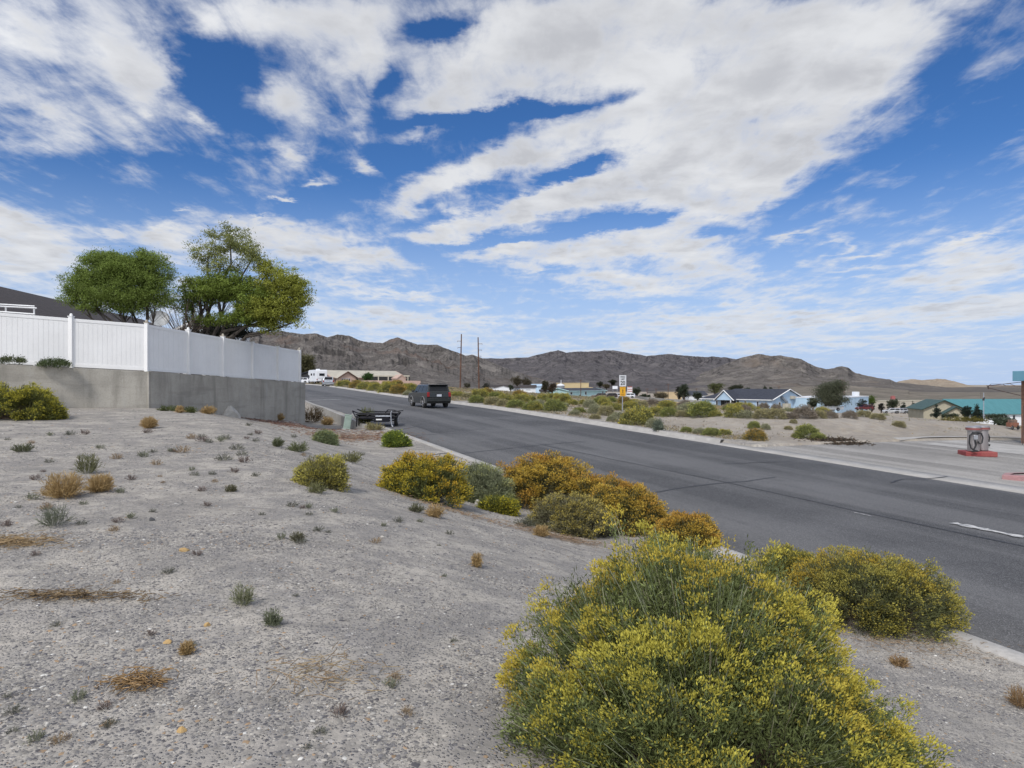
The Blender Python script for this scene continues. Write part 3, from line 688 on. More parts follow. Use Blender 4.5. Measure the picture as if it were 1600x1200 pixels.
# raised yard behind the wall
yv = [(CR.x, CR.y, topz(0, True) - .06)] + [(*(CR + UR * d).xy, topz(d, True) - .06) for d in (6.5, 13.2)] + [(-30, 62, EYE + .5), (-80, 70, EYE + 1.2), (-60, -5, EYE + 1.3)] + [(*(CR + UL * d).xy, topz(d, False) - .06) for d in (16, 8)]
tag(np_mesh('yard', yv, [np.array([list(range(len(yv)))])], [M_GROUND]), kind='structure')
M_VINYL = pm('white_vinyl', (.84, .835, .82), (.79, .785, .77), .8, .45, fine=.04, spec=.4)
M_VCAP = pm('weathered_cap', (.55, .50, .42), (.38, .34, .28), 9, .8)
fn = empty('vinyl_fence', tuple(CR), 0, 'long white vinyl privacy fence standing on the concrete retaining wall', 'fence')
def fence_part(mb, name, M=None, mat=None): return mb.build(name, mat or M_VINYL, fn, bevel=.006)
def fpost(p, zt, h=1.86, w=.13):
    mb = MB().box((p.x - CR.x, p.y - CR.y, zt + h / 2 - .03), (w, w, h + .05), 0); fence_part(mb, 'post')
    c = MB().box((p.x - CR.x, p.y - CR.y, zt + h + .012), (w + .03, w + .03, .03)); c.lathe([(.05, .0), (.055, .03), (.045, .07), (.02, .09)], (p.x - CR.x, p.y - CR.y, zt + h + .03), 10)
    c.build('post_cap', M_VCAP if random.Random(int(p.x * 97)).random() < .6 else M_VINYL, fn)
def fpanel(p, q, zp, zq, right, boards=True):
    d = (q - p); L = d.length; u = d.normalized(); a = math.atan2(u.y, u.x); nb = 15 if boards else 8
    up = Vector((0, 0, 1)); base = p - CR
    def quadbox(mb, s0, s1, z0, z1, th):
        n = Vector((-u.y, u.x, 0)); vs = []
        for k, (s, zz) in enumerate([(s0, 0), (s1, 0), (s1, 1), (s0, 1)]):
            zt = zp + (zq - zp) * s / L; vs.append((base + u * s, zt + (z0 if zz == 0 else z1)))
        V = [(v.x + n.x * e, v.y + n.y * e, z) for e in (-th / 2, th / 2) for v, z in vs]
        mb.add(V, [(0, 1, 2, 3), (7, 6, 5, 4), (0, 4, 5, 1), (1, 5, 6, 2), (2, 6, 7, 3), (3, 7, 4, 0)])
    m = MB(); s0 = .07; w_ = (L - .14) / nb
    quadbox(m, .05, L - .05, .13, 1.70, .012)
    for i in range(nb): quadbox(m, s0 + i * w_ + .004, s0 + (i + 1) * w_ - .004, .12, 1.70, .024)
    m.build('panel', M_VINYL, fn)
    r = MB(); quadbox(r, .05, L - .05, 1.685, 1.80, .05); fence_part(r, 'top_rail')
    r = MB(); quadbox(r, .05, L - .05, .03, .16, .05); fence_part(r, 'bottom_rail')
prev = CR; fpost(CR, topz(0, True))
for i in range(1, 6):
    d = 2.60 * i; q = CR + UR * d; fpost(q, topz(d, True), w=.17); fpanel(prev, q, topz(d - 2.6, True), topz(d, True), True, False); prev = q
prev = CR
for i in range(1, 7):
    d = 2.42 * i; q = CR + UL * d; fpost(q, topz(d, False), w=.14); fpanel(prev, q, topz(d - 2.42, False), topz(d, False), False); prev = q

# ------------------------------------------------------------------ low roadside wall
M_LOWW = pm('pale_concrete', (.40, .385, .36), (.31, .30, .275), 1.5, .9, bmp=.006, fine=.3)
V = []; N_ = 18
for i in range(N_):
    s = 36 + 33 * i / (N_ - 1); t0 = 7.55 + .55 * (i / (N_ - 1)); z1 = float(zroad(s)) + .16 + .02 * math.sin(i)
    for (t, z) in ((t0, z1 - 1.3), (t0, z1), (t0 + .28, z1), (t0 + .28, z1 - 1.3)): V.append((*xy(s, t), z))
fs = [(4 * i + j, 4 * i + (j + 1) % 4, 4 * i + 4 + (j + 1) % 4, 4 * i + 4 + j) for i in range(N_ - 1) for j in range(4)] + [(0, 1, 2, 3), tuple(4 * (N_ - 1) + k for k in (3, 2, 1, 0))]
tag(MB().add(V, fs).build('low_wall', M_LOWW, bevel=.01), 'low pale concrete wall running along the near edge of the road behind the trailer', 'wall')

# ------------------------------------------------------------------ house with the dark roof behind the fence
def slab(mb, quad, u0, u1, v0, v1, off, th=.03):
    """a thin plate on a wall quad (a, b, c, d) = lower left, lower right, upper right, upper left"""
    a, b, c, d = [Vector(q) for q in quad]; n = (b - a).cross(d - a).normalized()
    f = lambda u, v: (a * (1 - u) + b * u) * (1 - v) + (d * (1 - u) + c * u) * v
    P = [f(u0, v0), f(u1, v0), f(u1, v1), f(u0, v1)]
    V = [p + n * off for p in P] + [p + n * (off - th) for p in P]
    mb.add(V, [(0, 1, 2, 3), (7, 6, 5, 4), (0, 4, 5, 1), (1, 5, 6, 2), (2, 6, 7, 3), (3, 7, 4, 0)]); return mb
M_SHDK = pm('brown_shingles', (.062, .050, .045), (.045, .038, .036), 2.5, .9, bmp=.02, fine=.5)
M_SHGR = pm('charcoal_shingles', (.055, .06, .075), (.042, .046, .058), 2.5, .9, bmp=.02, fine=.4)
M_GLASS = pm('window_glass', (.03, .035, .045), (.05, .055, .065), .5, .12, spec=.6)
M_TRIMW = pm('white_trim', (.78, .78, .77), (.70, .70, .69), 2, .6)
M_DARK = pm('dark_door_and_shade', (.02, .02, .022), (.03, .03, .03), 2, .8)  # near-black for doors, also painted where porch and carport interiors are shaded
def house(name, A, B, depth, wh, rh, wallm, roofm, zb=None, over=.45, label=None, cat='house', wins=(), doors=(), end_wins=(), hip=0.0, gable_front=False, trim=None, group=None, side='R', skirt=1.2, door_mat=None, flat=False, winm=None):
    """gabled building: front wall from A to B (left to right as seen), ridge parallel to it unless gable_front"""
    A = Vector((A[0], A[1], 0)); B = Vector((B[0], B[1], 0)); L = (B - A).length; u = (B - A).normalized(); n = Vector((-u.y, u.x, 0))
    if zb is None: zb = min(gz(p.x, p.y) for p in (A, B)) 
    rz = math.atan2(u.y, u.x); e = empty(name, ((A.x + B.x) / 2, (A.y + B.y) / 2, zb), rz, label, cat, group)
    h = L / 2; mb = MB()
    if gable_front: poly = [(-h, -skirt), (h, -skirt), (h, wh), (0, wh + rh), (-h, wh)]; mb.prism(poly, depth)
    elif flat: mb.box((0, depth / 2, (wh - skirt) / 2), (L, depth, wh + skirt))
    else:
        V = [(-h, 0, -skirt), (h, 0, -skirt), (h, depth, -skirt), (-h, depth, -skirt), (-h, 0, wh), (h, 0, wh), (h, depth, wh), (-h, depth, wh), (-h + hip, depth / 2, wh + rh - .02), (h, depth / 2, wh + rh - .02)]
        mb.add(V, [(0, 1, 5, 4), (1, 2, 6, 9, 5), (2, 3, 7, 6), (3, 0, 4, 8, 7) if not hip else (3, 0, 4, 7)])
    mb.build('wall', wallm, e)
    th = .14; r = MB()
    if flat:
        r.box((0, depth / 2, wh + .1), (L + .2, depth + .2, .22))
    elif gable_front:
        s = rh / h
        for sg in (-1, 1):
            V = []
            for y in (-over, depth + over):
                for x, z in ((0, wh + rh), (sg * (h + over), wh - s * over)): V += [(x, y, z), (x, y, z + th)]
            r.add(V, [(0, 1, 3, 2), (4, 6, 7, 5), (1, 5, 7, 3), (0, 2, 6, 4), (2, 3, 7, 6), (0, 4, 5, 1)])
    else:
        s = rh / (depth / 2)
        for sg in (-1, 1):
            V = []
            for x in (-1, 1):
                hx = x * (h + (0 if (hip and x < 0) else over))
                top = (x * (h + over) if not (hip and x < 0) else -h + hip)
                yy = depth / 2 + sg * (depth / 2 + over)
                V += [(top, depth / 2, wh + rh), (top, depth / 2, wh + rh + th), ((-h - over if (hip and x < 0) else hx), yy, wh - s * over), ((-h - over if (hip and x < 0) else hx), yy, wh - s * over + th)]
            r.add(V, [(0, 1, 3, 2), (4, 6, 7, 5), (1, 5, 7, 3), (0, 2, 6, 4), (2, 3, 7, 6), (0, 4, 5, 1)])
        if hip: r.add([(-h + hip, depth / 2, wh + rh + th), (-h - over, -over, wh - s * over + th), (-h - over, depth + over, wh - s * over + th), (-h + hip, depth / 2, wh + rh - .1), (-h - over, -over, wh - s * over), (-h - over, depth + over, wh - s * over)], [(0, 2, 1), (3, 4, 5), (1, 2, 5, 4)])
    r.build('roof', roofm, e)
    q = [(-h, 0, 0), (h, 0, 0), (h, 0, wh), (-h, 0, wh)]; q2 = [(h, 0, 0), (h, depth, 0), (h, depth, wh), (h, 0, wh)]; q3 = [(-h, depth, 0), (-h, 0, 0), (-h, 0, wh), (-h, depth, wh)]
    if trim and not flat:
        t_ = MB()
        if gable_front:
            for sg in (-1, 1):
                p0 = Vector((0, -over - .03, wh + rh)); p1 = Vector((sg * (h + over), -over - .03, wh - rh / h * over)); t_.tube(p0 + Vector((0, 0, .05)), p1 + Vector((0, 0, .05)), .13, n=4)
        else:
            t_.box((0, -over - .05, wh - rh / (depth / 2) * over + .06), (L + over, .1, .2))
            for ex in ((1,) if hip else (1, -1)):
                for sg in (-1, 1):
                    t_.tube((ex * (h + over + .04), depth / 2, wh + rh + .05), (ex * (h + over + .04), depth / 2 + sg * (depth / 2 + over), wh - rh / (depth / 2) * over + .05), .14, n=4)
        t_.build('fascia', trim, e)
    for lst, quad in ((wins, q), (end_wins, q2 if side == 'R' else q3)):
        for (u0, u1, v0, v1) in lst:
            fr = slab(MB(), quad, u0, u1, v0, v1, .05, .06).build('window', M_TRIMW if not winm else winm, e)
            du = (u1 - u0) * .12; dv = (v1 - v0) * .08
            slab(MB(), quad, u0 + du, u1 - du, v0 + dv, v1 - dv, .07, .03).build('pane', M_GLASS, fr)
    for (u0, u1, v0, v1) in doors: slab(MB(), q, u0, u1, v0, v1, .05, .06).build('door', door_mat or M_DARK, e)
    return e
M_BEIGE = pm('beige_siding', (.50, .44, .36), (.44, .39, .32), 1, .85)
hh = house('house', (-26.2, 62.0), (-22.8, 26.0), 13.5, 2.6, 2.55, M_BEIGE, M_SHDK, zb=EYE + .45, label='long house with dark brown shingle roof behind the white fence on the left', wins=())
# its back faces the viewer's left: turn so that the eave runs away from us
hh.location = (-24.0, 43.5, EYE + .5); hh.rotation_euler = (0, 0, math.atan2(-1, .135) + math.pi)
pcv = empty('patio_cover', (-19.5, 25.8, topz(4, False)), 0, 'white metal patio cover frame rising above the left end of the fence', 'patio cover')
for (a, b, r) in (((-3, 0, 2.30), (1.35, 0, 1.98), .035), ((-3, 1.2, 2.62), (.5, 1.2, 2.42), .035), ((-3.0, .1, 2.95), (-.55, .5, 2.46), .03), ((-3, .6, 2.48), (1.0, .6, 2.28), .03)):
    MB().tube(a, b, r, n=4).build('beam', M_TRIMW, pcv)
for (x, y, h) in ((-1.0, 0, 2.12), (-.2, .6, 2.35), (.9, .6, 2.26), (-2.2, 1.2, 2.6)): MB().tube((x, y, 0), (x, y, h), .035, n=4).build('support', M_TRIMW, pcv)
# white gable and dish further back
gh = at(318, 508, 46)
house('shed', (gh.x - 1.7, 46), (gh.x + 1.2, 46), 5, 2.3, .7, M_TRIMW, M_TRIMW, zb=gh.z - 2.6, over=.2, label='small white gabled shed seen between the tree trunks above the fence', cat='shed', gable_front=True)
ds = at(249, 500, 37); de = empty('satellite_dish', (ds.x, ds.y, ds.z - 2.6), 0, 'round pale satellite dish on a pole behind the fence between the tree trunks', 'satellite dish')
dm = MB(); dm.lathe([(.02, 0), (.25, .04), (.42, .11), (.50, .17), (.48, .17), (.4, .10), (.2, .03)], (0, 0, 0), 20)
dd = dm.build('dish', pm('dish_grey', (.42, .43, .43), (.35, .36, .36), 3, .5), de, smooth=True); dd.location = (0, 0, 2.6); dd.rotation_euler = (R(60), R(15), R(20))
MB().tube((0, .1, 0), (0, .1, 2.6), .03).build('mast', M_VCAP, de)

# ------------------------------------------------------------------ trees
def tree(name, base, blobs, seed, nleaf, lsz, lw, cols, trunks=((0, 0, .22),), droop=0.0, label=None, cat='tree', group=None, limbs=True, ntw=None, clump=.55, twc=(.07, .055, .045), parts=True, gap=.35):
    """blobs: (x, y, z, rx, ry, rz[, colour index, share]) relative to base"""
    rng = np.random.RandomState(seed); B = np.array([b[:6] for b in blobs], float)
    ci = np.array([b[6] if len(b) > 6 else 0 for b in blobs]); sh = np.array([(b[7] if len(b) > 7 else 1.0) for b in blobs])
    vol = (B[:, 3] * B[:, 4] * B[:, 5]) ** .8 * sh; vol /= vol.sum()
    e = empty(name, tuple(base), 0, label, cat, group)
    segs = []; tips = []; tcol = []
    nt_ = ntw or max(30, nleaf // 60); k = rng.choice(len(B), nt_, p=vol)
    d = unit(rng.normal(size=(nt_, 3))); d[:, 2] = d[:, 2] * .9 + .1; rr = rng.rand(nt_, 1) ** (1 / 2.2)
    wob = 1 + .16 * np.sin(d[:, :1] * 7 + seed + k[:, None]) * np.cos(d[:, 2:] * 6 + k[:, None])
    TP = B[k, :3] + d * B[k, 3:6] * rr * wob; kc = ci[k]
    # limbs: trunk base -> blob centre -> twigs
    V = []; Fc = []; ctr = {}
    mb = MB()
    for j, b in enumerate(B):
        tr = min(trunks, key=lambda q: (q[0] - b[0]) ** 2 + (q[1] - b[1]) ** 2)
        p0 = np.array([tr[0], tr[1], -.2]); p3 = b[:3] - [0, 0, b[5] * .35]; n = 7; pts = []
        for i in range(n + 1):
            f = i / n; p = p0 * (1 - f) + p3 * f; p[2] = p0[2] * (1 - f ** .8) + p3[2] * f ** .8
            p = p + rng.normal(size=3) * .035 * np.linalg.norm(p3 - p0) * math.sin(math.pi * f); pts.append(p)
        r0 = tr[2]; 
        for i in range(n): mb.tube(pts[i], pts[i + 1], r0 * (1 - .75 * i / n), r0 * (1 - .75 * (i + 1) / n), n=6, cap=False)
        ctr[j] = (pts, r0)
    lim = mb.build('trunk', M_BARK, e, smooth=True)
    nb_ = min(nt_, 260); A = []; Bq = []
    for i in range(nb_):
        pts, r0 = ctr[k[i]]; q = pts[-1 - rng.randint(0, 3)]; A.append(q); Bq.append(TP[i])
    A = np.array(A); Bq = np.array(Bq); Mq = A * .5 + Bq * .5 + rng.normal(size=A.shape) * .06 * np.linalg.norm(Bq - A, axis=1, keepdims=True)
    rb = trunks[0][2] * .14; V1, F1 = tubes3(A, Mq, rb, rb * .6); V2, F2 = tubes3(Mq, Bq, rb * .6, rb * .2)
    tw = [(V1, F1, np.tile(np.array([twc]), (len(V1), 1))), (V2, F2, np.tile(np.array([twc]), (len(V2), 1)))]
    V_, F_, C_ = cat_(tw); np_mesh('branches', V_, F_, [M_TWIG], cols=C_, parent=e)
    # leaf clumps round every twig end
    per = max(4, nleaf // nt_); cl = np.array(cols)
    cs = clump * rng.uniform(.5, 1.25, (nt_, 1, 1)); off = rng.normal(size=(nt_, per, 3)) * cs * [1, 1, .6] * .6
    P = TP[:, None] + off; 
    outd = unit(TP - B[k, :3] * [1, 1, .8]); dirs = outd[:, None] * .5 + rng.normal(size=(nt_, per, 3)) * .7 + [0, 0, -droop]
    tone = (1 + rng.uniform(-.28, .28, (nt_, 1, 1))); c = cl[kc][:, None] * tone * (1 + rng.uniform(-.2, .2, (nt_, per, 1)))
    P = P.reshape(-1, 3); dirs = dirs.reshape(-1, 3); c = c.reshape(-1, 3)
    VL, FL = blades(P, dirs, lsz * rng.uniform(.6, 1.4, len(P)), lw * rng.uniform(.7, 1.3, len(P)), rng)
    np_mesh('crown', VL, FL, [M_TREE], cols=np.clip(np.repeat(c, 4, 0), 0, 1), parent=e)
    return e
def cat_(p): return cat(p)
def pxblob(px, py, rx, ry, Y, base, ci=0, sh=1.0, dpt=None, dY=0.0):
    p = at(px, py, Y + dY) - Vector(base); k = (Y + dY) / F; return (p.x, p.y, p.z, rx * k, (dpt or rx * k * .8), ry * k, ci, sh)
YT = 31.0; b1 = at(232, 520, YT); b1.z = EYE + .45
PB = lambda *a, **k: pxblob(*a, **k)
tree('tree', b1, [PB(180, 425, 55, 28, YT, b1), PB(135, 448, 38, 24, YT, b1), PB(225, 432, 42, 34, YT, b1), PB(185, 462, 60, 22, YT, b1), PB(118, 465, 24, 16, YT, b1), PB(240, 465, 30, 24, YT, b1), PB(165, 408, 30, 14, YT, b1), PB(232, 405, 26, 14, YT, b1), PB(150, 482, 34, 9, YT, b1, sh=.5), PB(205, 483, 30, 12, YT, b1, sh=.6)],
     21, 90000, .10, .030, [(.20, .265, .06), (.235, .27, .08)], trunks=((0, 0, .085), (.25, .3, .07)), droop=.1, clump=.26, ntw=1700,
     label='dense dark green rounded tree behind the white fence, left of its leaning neighbour')
YT2 = 33.0; b2 = at(268, 520, YT2); b2.z = EYE + .45
tree('tree', b2, [PB(330, 500, 40, 10, YT2, b2, 0, .5), PB(375, 498, 34, 12, YT2, b2, 0, .6), PB(455, 500, 20, 14, YT2, b2, 2, .7), PB(300, 440, 18, 12, YT2, b2, 1, .2), PB(360, 375, 38, 22, YT2, b2, 1, .5), PB(325, 395, 30, 20, YT2, b2, 1, .35), PB(392, 400, 22, 24, YT2, b2, 1, .45), PB(345, 415, 40, 16, YT2, b2, 1, .3), PB(320, 455, 42, 24, YT2, b2, 0), PB(360, 450, 40, 26, YT2, b2, 0), PB(398, 470, 38, 30, YT2, b2, 0),
     PB(435, 445, 36, 28, YT2, b2, 2), PB(462, 462, 26, 30, YT2, b2, 2), PB(425, 485, 46, 24, YT2, b2, 2), PB(425, 510, 22, 12, YT2, b2, 2, .6), PB(395, 498, 30, 14, YT2, b2, 0, .6), PB(290, 480, 22, 18, YT2, b2, 0, .8), PB(418, 420, 22, 16, YT2, b2, 2, .6)],
     33, 85000, .10, .042, [(.21, .275, .055), (.27, .29, .10), (.31, .33, .06)], trunks=((0, 0, .11), (.9, .3, .12)), droop=.25, clump=.26, ntw=1500,
     label='tall irregular yellow-green tree leaning right over the end of the white fence')
# bare twigs between the two crowns
bt = at(283, 505, 32); e = empty('bare_tree', (bt.x, bt.y, EYE + .45), 0, 'bare leafless twiggy tree between the two green crowns behind the fence', 'tree')
rng = np.random.RandomState(5); mb = MB(); mb.tube((0, 0, 0), (0.05, 0, 1.6), .07, .05); mb.build('trunk', M_BARK, e)
A = np.repeat([[.05, 0, 1.5]], 46, 0) + rng.normal(size=(46, 3)) * [.05, .05, .2]; Bq = np.stack([rng.uniform(-1.1, 1.1, 46), rng.uniform(-.6, .6, 46), rng.uniform(2.3, 3.7, 46)], 1); m_ = A * .45 + Bq * .55
a1 = tubes3(A, m_, .02, .012); a2 = tubes3(m_, Bq, .012, .004); m3 = m_ + (Bq - m_) * .4; B3 = Bq + rng.normal(size=(46, 3)) * .3; a3 = tubes3(m3, B3, .009, .004)
V_, F_, C_ = cat([(v, f, np.tile([[.20, .155, .12]], (len(v), 1))) for v, f in (a1, a2, a3)]); np_mesh('branches', V_, F_, [M_TWIG], cols=C_, parent=e)
bs = at(350, 520, 36); bs.z = EYE + .3
tree('shrub', bs, [PB(330, 512, 24, 10, 36, bs), PB(362, 517, 26, 11, 36, bs), PB(385, 523, 14, 6, 36, bs), PB(345, 522, 30, 8, 36, bs)], 8, 9000, .10, .05, [(.035, .038, .028)], trunks=((0, 0, .06),), clump=.3, cat='shrub',
     label='very dark shrub just behind the fence under the leaning tree')
bo = at(476, 600, 185)
tree('tree', bo, [PB(470, 578, 14, 18, 185, bo), PB(482, 578, 10, 14, 185, bo), PB(476, 566, 12, 11, 185, bo), PB(488, 582, 8, 9, 185, bo)], 9, 9000, .50, .26, [(.11, .105, .05)], trunks=((0, 0, .3),), clump=1.0,
     label='dark olive tree just past the end of the white fence, behind the motorhome')
# greenery on the wall
def weed(px, py, Y, w, h, seed, leaf, label, name='weed', n=160, hang=False, z=None):
    p = at(px, py, Y); o = rabbitbrush(name, (p.x, p.y, z if z is not None else p.z), [(0, 0, 0.02, w / 2, w * .3, h)] if not hang else [(0, 0, 0.0, w / 2, w * .3, h * .8), (0, 0, .0, w * .4, w * .25, h)], seed, n, leaf=leaf, ffrac=0, nleaf=14, lsz=.07, lw=.02, spread=.04, one=True, label=label, cat='weed')
    if hang: o.rotation_euler = (math.pi, 0, 0)
    return o
p = CR + UL * 3.4; weed(85, 572, p.y + OL_.y, 1.15, .22, 3, (.09, .12, .05), 'trailing green weed growing over the wall top left of the first full fence post', z=topz(3.4, False))
p = CR + UL * 5.6; weed(18, 566, p.y + OL_.y, .9, .12, 4, (.10, .12, .05), 'low green weed on the wall top at the left edge of the photo', z=topz(5.6, False), n=90)
p = CR + UR * 11.2; weed(427, 594, p.y, .55, .7, 5, (.05, .06, .03), 'dark green plant hanging down over the wall near its right end', hang=True, z=topz(11.2, True) + .05, n=260)
p = CR + UR * 6.9; weed(334, 583, p.y, 1.3, .12, 6, (.10, .11, .06), 'thin line of weeds at the foot of the fence on its shaded side', z=topz(6.9, True), n=70)

# ------------------------------------------------------------------ vehicles
def paint(name, c, metal=.3, rough=.28):
    m, t, b = new_mat(name); co = objco(t)
    n = t.noise(co, 2.5, 4, .6); z = t.xyz(co)[2]
    dust = t.math('MULTIPLY', t.ramp(z, .8, .25, 0, .15), t.ramp(n, .3, .7, .5, 1))
    t.put(b.inputs['Base Color'], t.mix(dust, c, (.26, .235, .20)))
    t.put(b.inputs['Roughness'], t.math('ADD', t.math('MULTIPLY', dust, .6), rough)); b.inputs['Metallic'].default_value = metal
    b.inputs['Coat Weight'].default_value = .15; b.inputs['Coat Roughness'].default_value = .08
    return m
M_RUB = pm('tyre_rubber', (.028, .028, .029), (.045, .043, .04), 8, .85, bmp=.003)
M_RIM = pm('alloy_rim', (.55, .55, .56), (.38, .38, .39), 5, .35, metal=.7)
M_BLK = pm('black_plastic', (.025, .025, .027), (.045, .045, .045), 4, .6)
M_RED = pm('red_lamp_lens', (.32, .012, .015), (.20, .01, .012), 8, .2)
M_AMB = pm('clear_lamp_lens', (.62, .60, .56), (.5, .48, .44), 8, .2)
M_CHR = pm('bright_metal', (.60, .60, .61), (.42, .42, .43), 6, .3, metal=.9)
M_PLATE = pm('licence_plate', (.60, .62, .66), (.45, .48, .55), 30, .5)
M_GLS = pm('tinted_glass', (.008, .010, .013), (.014, .016, .020), 1, .12, spec=.2)
def prismx(mb, poly, x0, x1):
    n = len(poly); vs = [Vector((x0, y, z)) for y, z in poly] + [Vector((x1, y, z)) for y, z in poly]
    return mb.add(vs, [tuple(range(n)), tuple(range(2 * n - 1, n - 1, -1))] + [((i + 1) % n, i, n + i, n + (i + 1) % n) for i in range(n)])
def arch(yc, r, zb, n=9, hz=None):
    hz = r * .98 if hz is None else hz
    return [(yc + r * math.cos(math.pi * i / n), zb + r * math.sin(math.pi * i / n)) for i in range(n + 1)]
def wheel(e, x, y, r=.36, w=.24):
    t = MB(); pr = [(r * .62, -w / 2), (r * .93, -w / 2), (r, -w / 2 + .03), (r, w / 2 - .03), (r * .93, w / 2), (r * .62, w / 2)]
    t.lathe(pr, (0, 0, 0), 24); o = t.build('wheel', M_RUB, e, smooth=True); o.location = (x, y, r); o.rotation_euler = (0, R(90), 0)
    sg = 1 if x > 0 else -1; m = MB(); m.lathe([(r * .60, sg * (w / 2 - .02)), (r * .56, sg * (w / 2 + .004)), (r * .50, sg * (w / 2 - .03)), (r * .16, sg * (w / 2 - .012)), (r * .12, sg * (w / 2 + .01))], (0, 0, 0), 20)
    for k in range(5):
        a = 2 * math.pi * k / 5; m.tube((.06 * math.cos(a), .06 * math.sin(a), sg * (w / 2 - .012)), (r * .55 * math.cos(a), r * .55 * math.sin(a), sg * (w / 2 - .012)), .035, .03, n=5)
    m.build('rim', M_RIM, o, smooth=True)
    return o
def vehicle(loc, rz, L, Wd, H, belt, hood, bodym, yh, tb, tf, cf, cb, wr=.36, wy=(1.45, -1.45), clr=.28, name='parked_car', label=None, cat='car', flare=None, rack=False, windows=3, spoiler=False, lower=None, rearglass=(.08, .92, .18, .92)):
    """front towards +y. yh: hood/windscreen foot, tf/tb: roof front/rear, cb: tail-glass foot"""
    e = empty(name, tuple(loc), rz, label, cat); h = L / 2; w = Wd / 2
    a1 = arch(wy[0], wr + .07, wr); a2 = arch(wy[1], wr + .07, wr)
    low = [(-h + .03, clr + .12), (-h + .10, clr + .02)] + [(y, z) for y, z in a2[::-1]] + [(y, z) for y, z in a1[::-1]]
    low = [(-h + .02, clr + .15), (-h + .12, clr)] + [(wy[1] - wr - .07, clr)] + a2[::-1][1:-1] + [(wy[1] + wr + .07, clr)] + [(wy[0] - wr - .07, clr)] + a1[::-1][1:-1] + [(wy[0] + wr + .07, clr)]
    poly = low + [(h - .10, clr + .02), (h, clr + .25), (h - .03, hood - .22), (h - .18, hood - .08), (yh, hood + .06), (yh - .12, belt), (cb, belt), (-h + .03, belt - .05), (-h, clr + .5)]
    mb = MB(); prismx(mb, poly, -w, w)
    ob = mb.build('body', bodym, e, bevel=.055)
    # cabin
    wi = w - .19; cw = w - .05
    B = [(-cw, cf, belt - .03), (cw, cf, belt - .03), (cw, cb, belt - .03), (-cw, cb, belt - .03)]
    T = [(-wi, tf, H - .03), (wi, tf, H - .03), (wi, tb, H - .03), (-wi, tb, H - .03)]
    m = MB(); m.add(B + T + [(-wi + .12, (tf + tb) / 2 + .4, H), (wi - .12, (tf + tb) / 2 + .4, H)][:0], [(0, 4, 5, 1), (1, 5, 6, 2), (2, 6, 7, 3), (3, 7, 4, 0), (4, 7, 6, 5)][0:5])
    m.f = [tuple(reversed(f)) for f in m.f]
    m.build('cabin', bodym, e, bevel=.06)
    q_right = (B[2], B[1], T[1], T[2]); q_left = (B[0], B[3], T[3], T[0]); q_back = (B[3], B[2], T[2], T[3]); q_front = (B[1], B[0], T[0], T[1])
    for q, fl in ((q_left, True), (q_right, False)):
        ws = [(.04, .32), (.345, .62), (.65, .93)] if windows == 3 else [(.05, .50), (.54, .94)]
        for (u0, u1) in ws:
            u0_, u1_ = (u0, u1) if fl else (1 - u1, 1 - u0)
            slab(MB(), q, u0_, u1_, .12, .86, .012, .03).build('window', M_GLS, e, bevel=.02)
    slab(MB(), q_back, *rearglass, .014, .03).build('rear_window', M_GLS, e, bevel=.02)
    slab(MB(), q_front, .06, .94, .10, .92, .014, .03).build('windscreen', M_GLS, e, bevel=.02)
    for x in (-w + .10, w - .10):
        for y in wy: wheel(e, x, y, wr)
    MB().box((0, -h + .06, clr + .28), (Wd - .04, .24, .26)).build('bumper', lower or bodym, e, bevel=.04)
    MB().box((0, -h + .02, clr + .40), (Wd - .35, .22, .05)).build('bumper_step', M_BLK, e, bevel=.01)
    for sg in (-1, 1):
        MB().box((sg * (w - .11), -h + .06, belt - .18), (.20, .16, .36)).build('tail_light', M_RED, e, bevel=.03)
        MB().box((sg * (w - .22), h - .06, hood - .26), (.36, .14, .18)).build('headlight', M_AMB, e, bevel=.03)
        mm = MB(); mm.box((sg * (w + .09), cf - .28, belt + .06), (.20, .10, .15)); mm.build('mirror', M_BLK, e, bevel=.03)
    MB().box((.0, -h - .004, belt - .25), (.38, .03, .17)).build('number_plate', M_PLATE, e, bevel=.006)
    MB().box((.0, -h + .0, belt - .12), (.62, .04, .05)).build('tailgate_handle', M_BLK, e, bevel=.01)
    if rack:
        for sg in (-1, 1): MB().path([(sg * (wi - .06), tf - .3, H + .0), (sg * (wi - .06), tf - .4, H + .06), (sg * (wi - .06), tb + .4, H + .06), (sg * (wi - .06), tb + .3, H)], .02).build('roof_rail', M_BLK, e)
    if flare:
        for sg in (-1, 1):
            for y in wy:
                f = MB(); pts = arch(y, wr + .10, wr, 10)
                for p, q in zip(pts[:-1], pts[1:]): f.tube((sg * (w + .0), p[0], p[1]), (sg * (w + .0), q[0], q[1]), .05, n=6)
                f.build('wheel_arch', flare, e)
    if spoiler: MB().box((0, tb - .12, H - .04), (wi * 2 - .05, .30, .05)).build('spoiler', bodym, e, bevel=.02)
    return e
def onroad(px, py):
    p = onground(px, py); s, t = st(p.x, p.y); p.z = roadz(s, t); return p
HD = R(24.32)
M_SUV = paint('dark_green_grey_paint', (.013, .017, .018), .1, .2)
sp = at(680, 640, 51.5); s_, t_ = st(sp.x, sp.y); sp = Vector((*xy(s_ + 2.4, t_ + .25), 0)); sp.z = roadz(s_ + 2.4, t_)
vehicle(sp, HD + R(1), 4.95, 1.93, 1.80, 1.20, 1.14, M_SUV, 1.1, -2.22, .45, 1.1, -2.40, wr=.375, wy=(1.5, -1.45), clr=.34, name='suv',
        label='dark grey-green SUV driving away up the road', cat='car', flare=pm('grey_cladding', (.20, .20, .195), (.15, .15, .15), 4, .6), rack=True, spoiler=True)
vp = onground(511, 603.5); vp = at(512, 604, 128); vp.z = gz(vp.x, vp.y) + .02
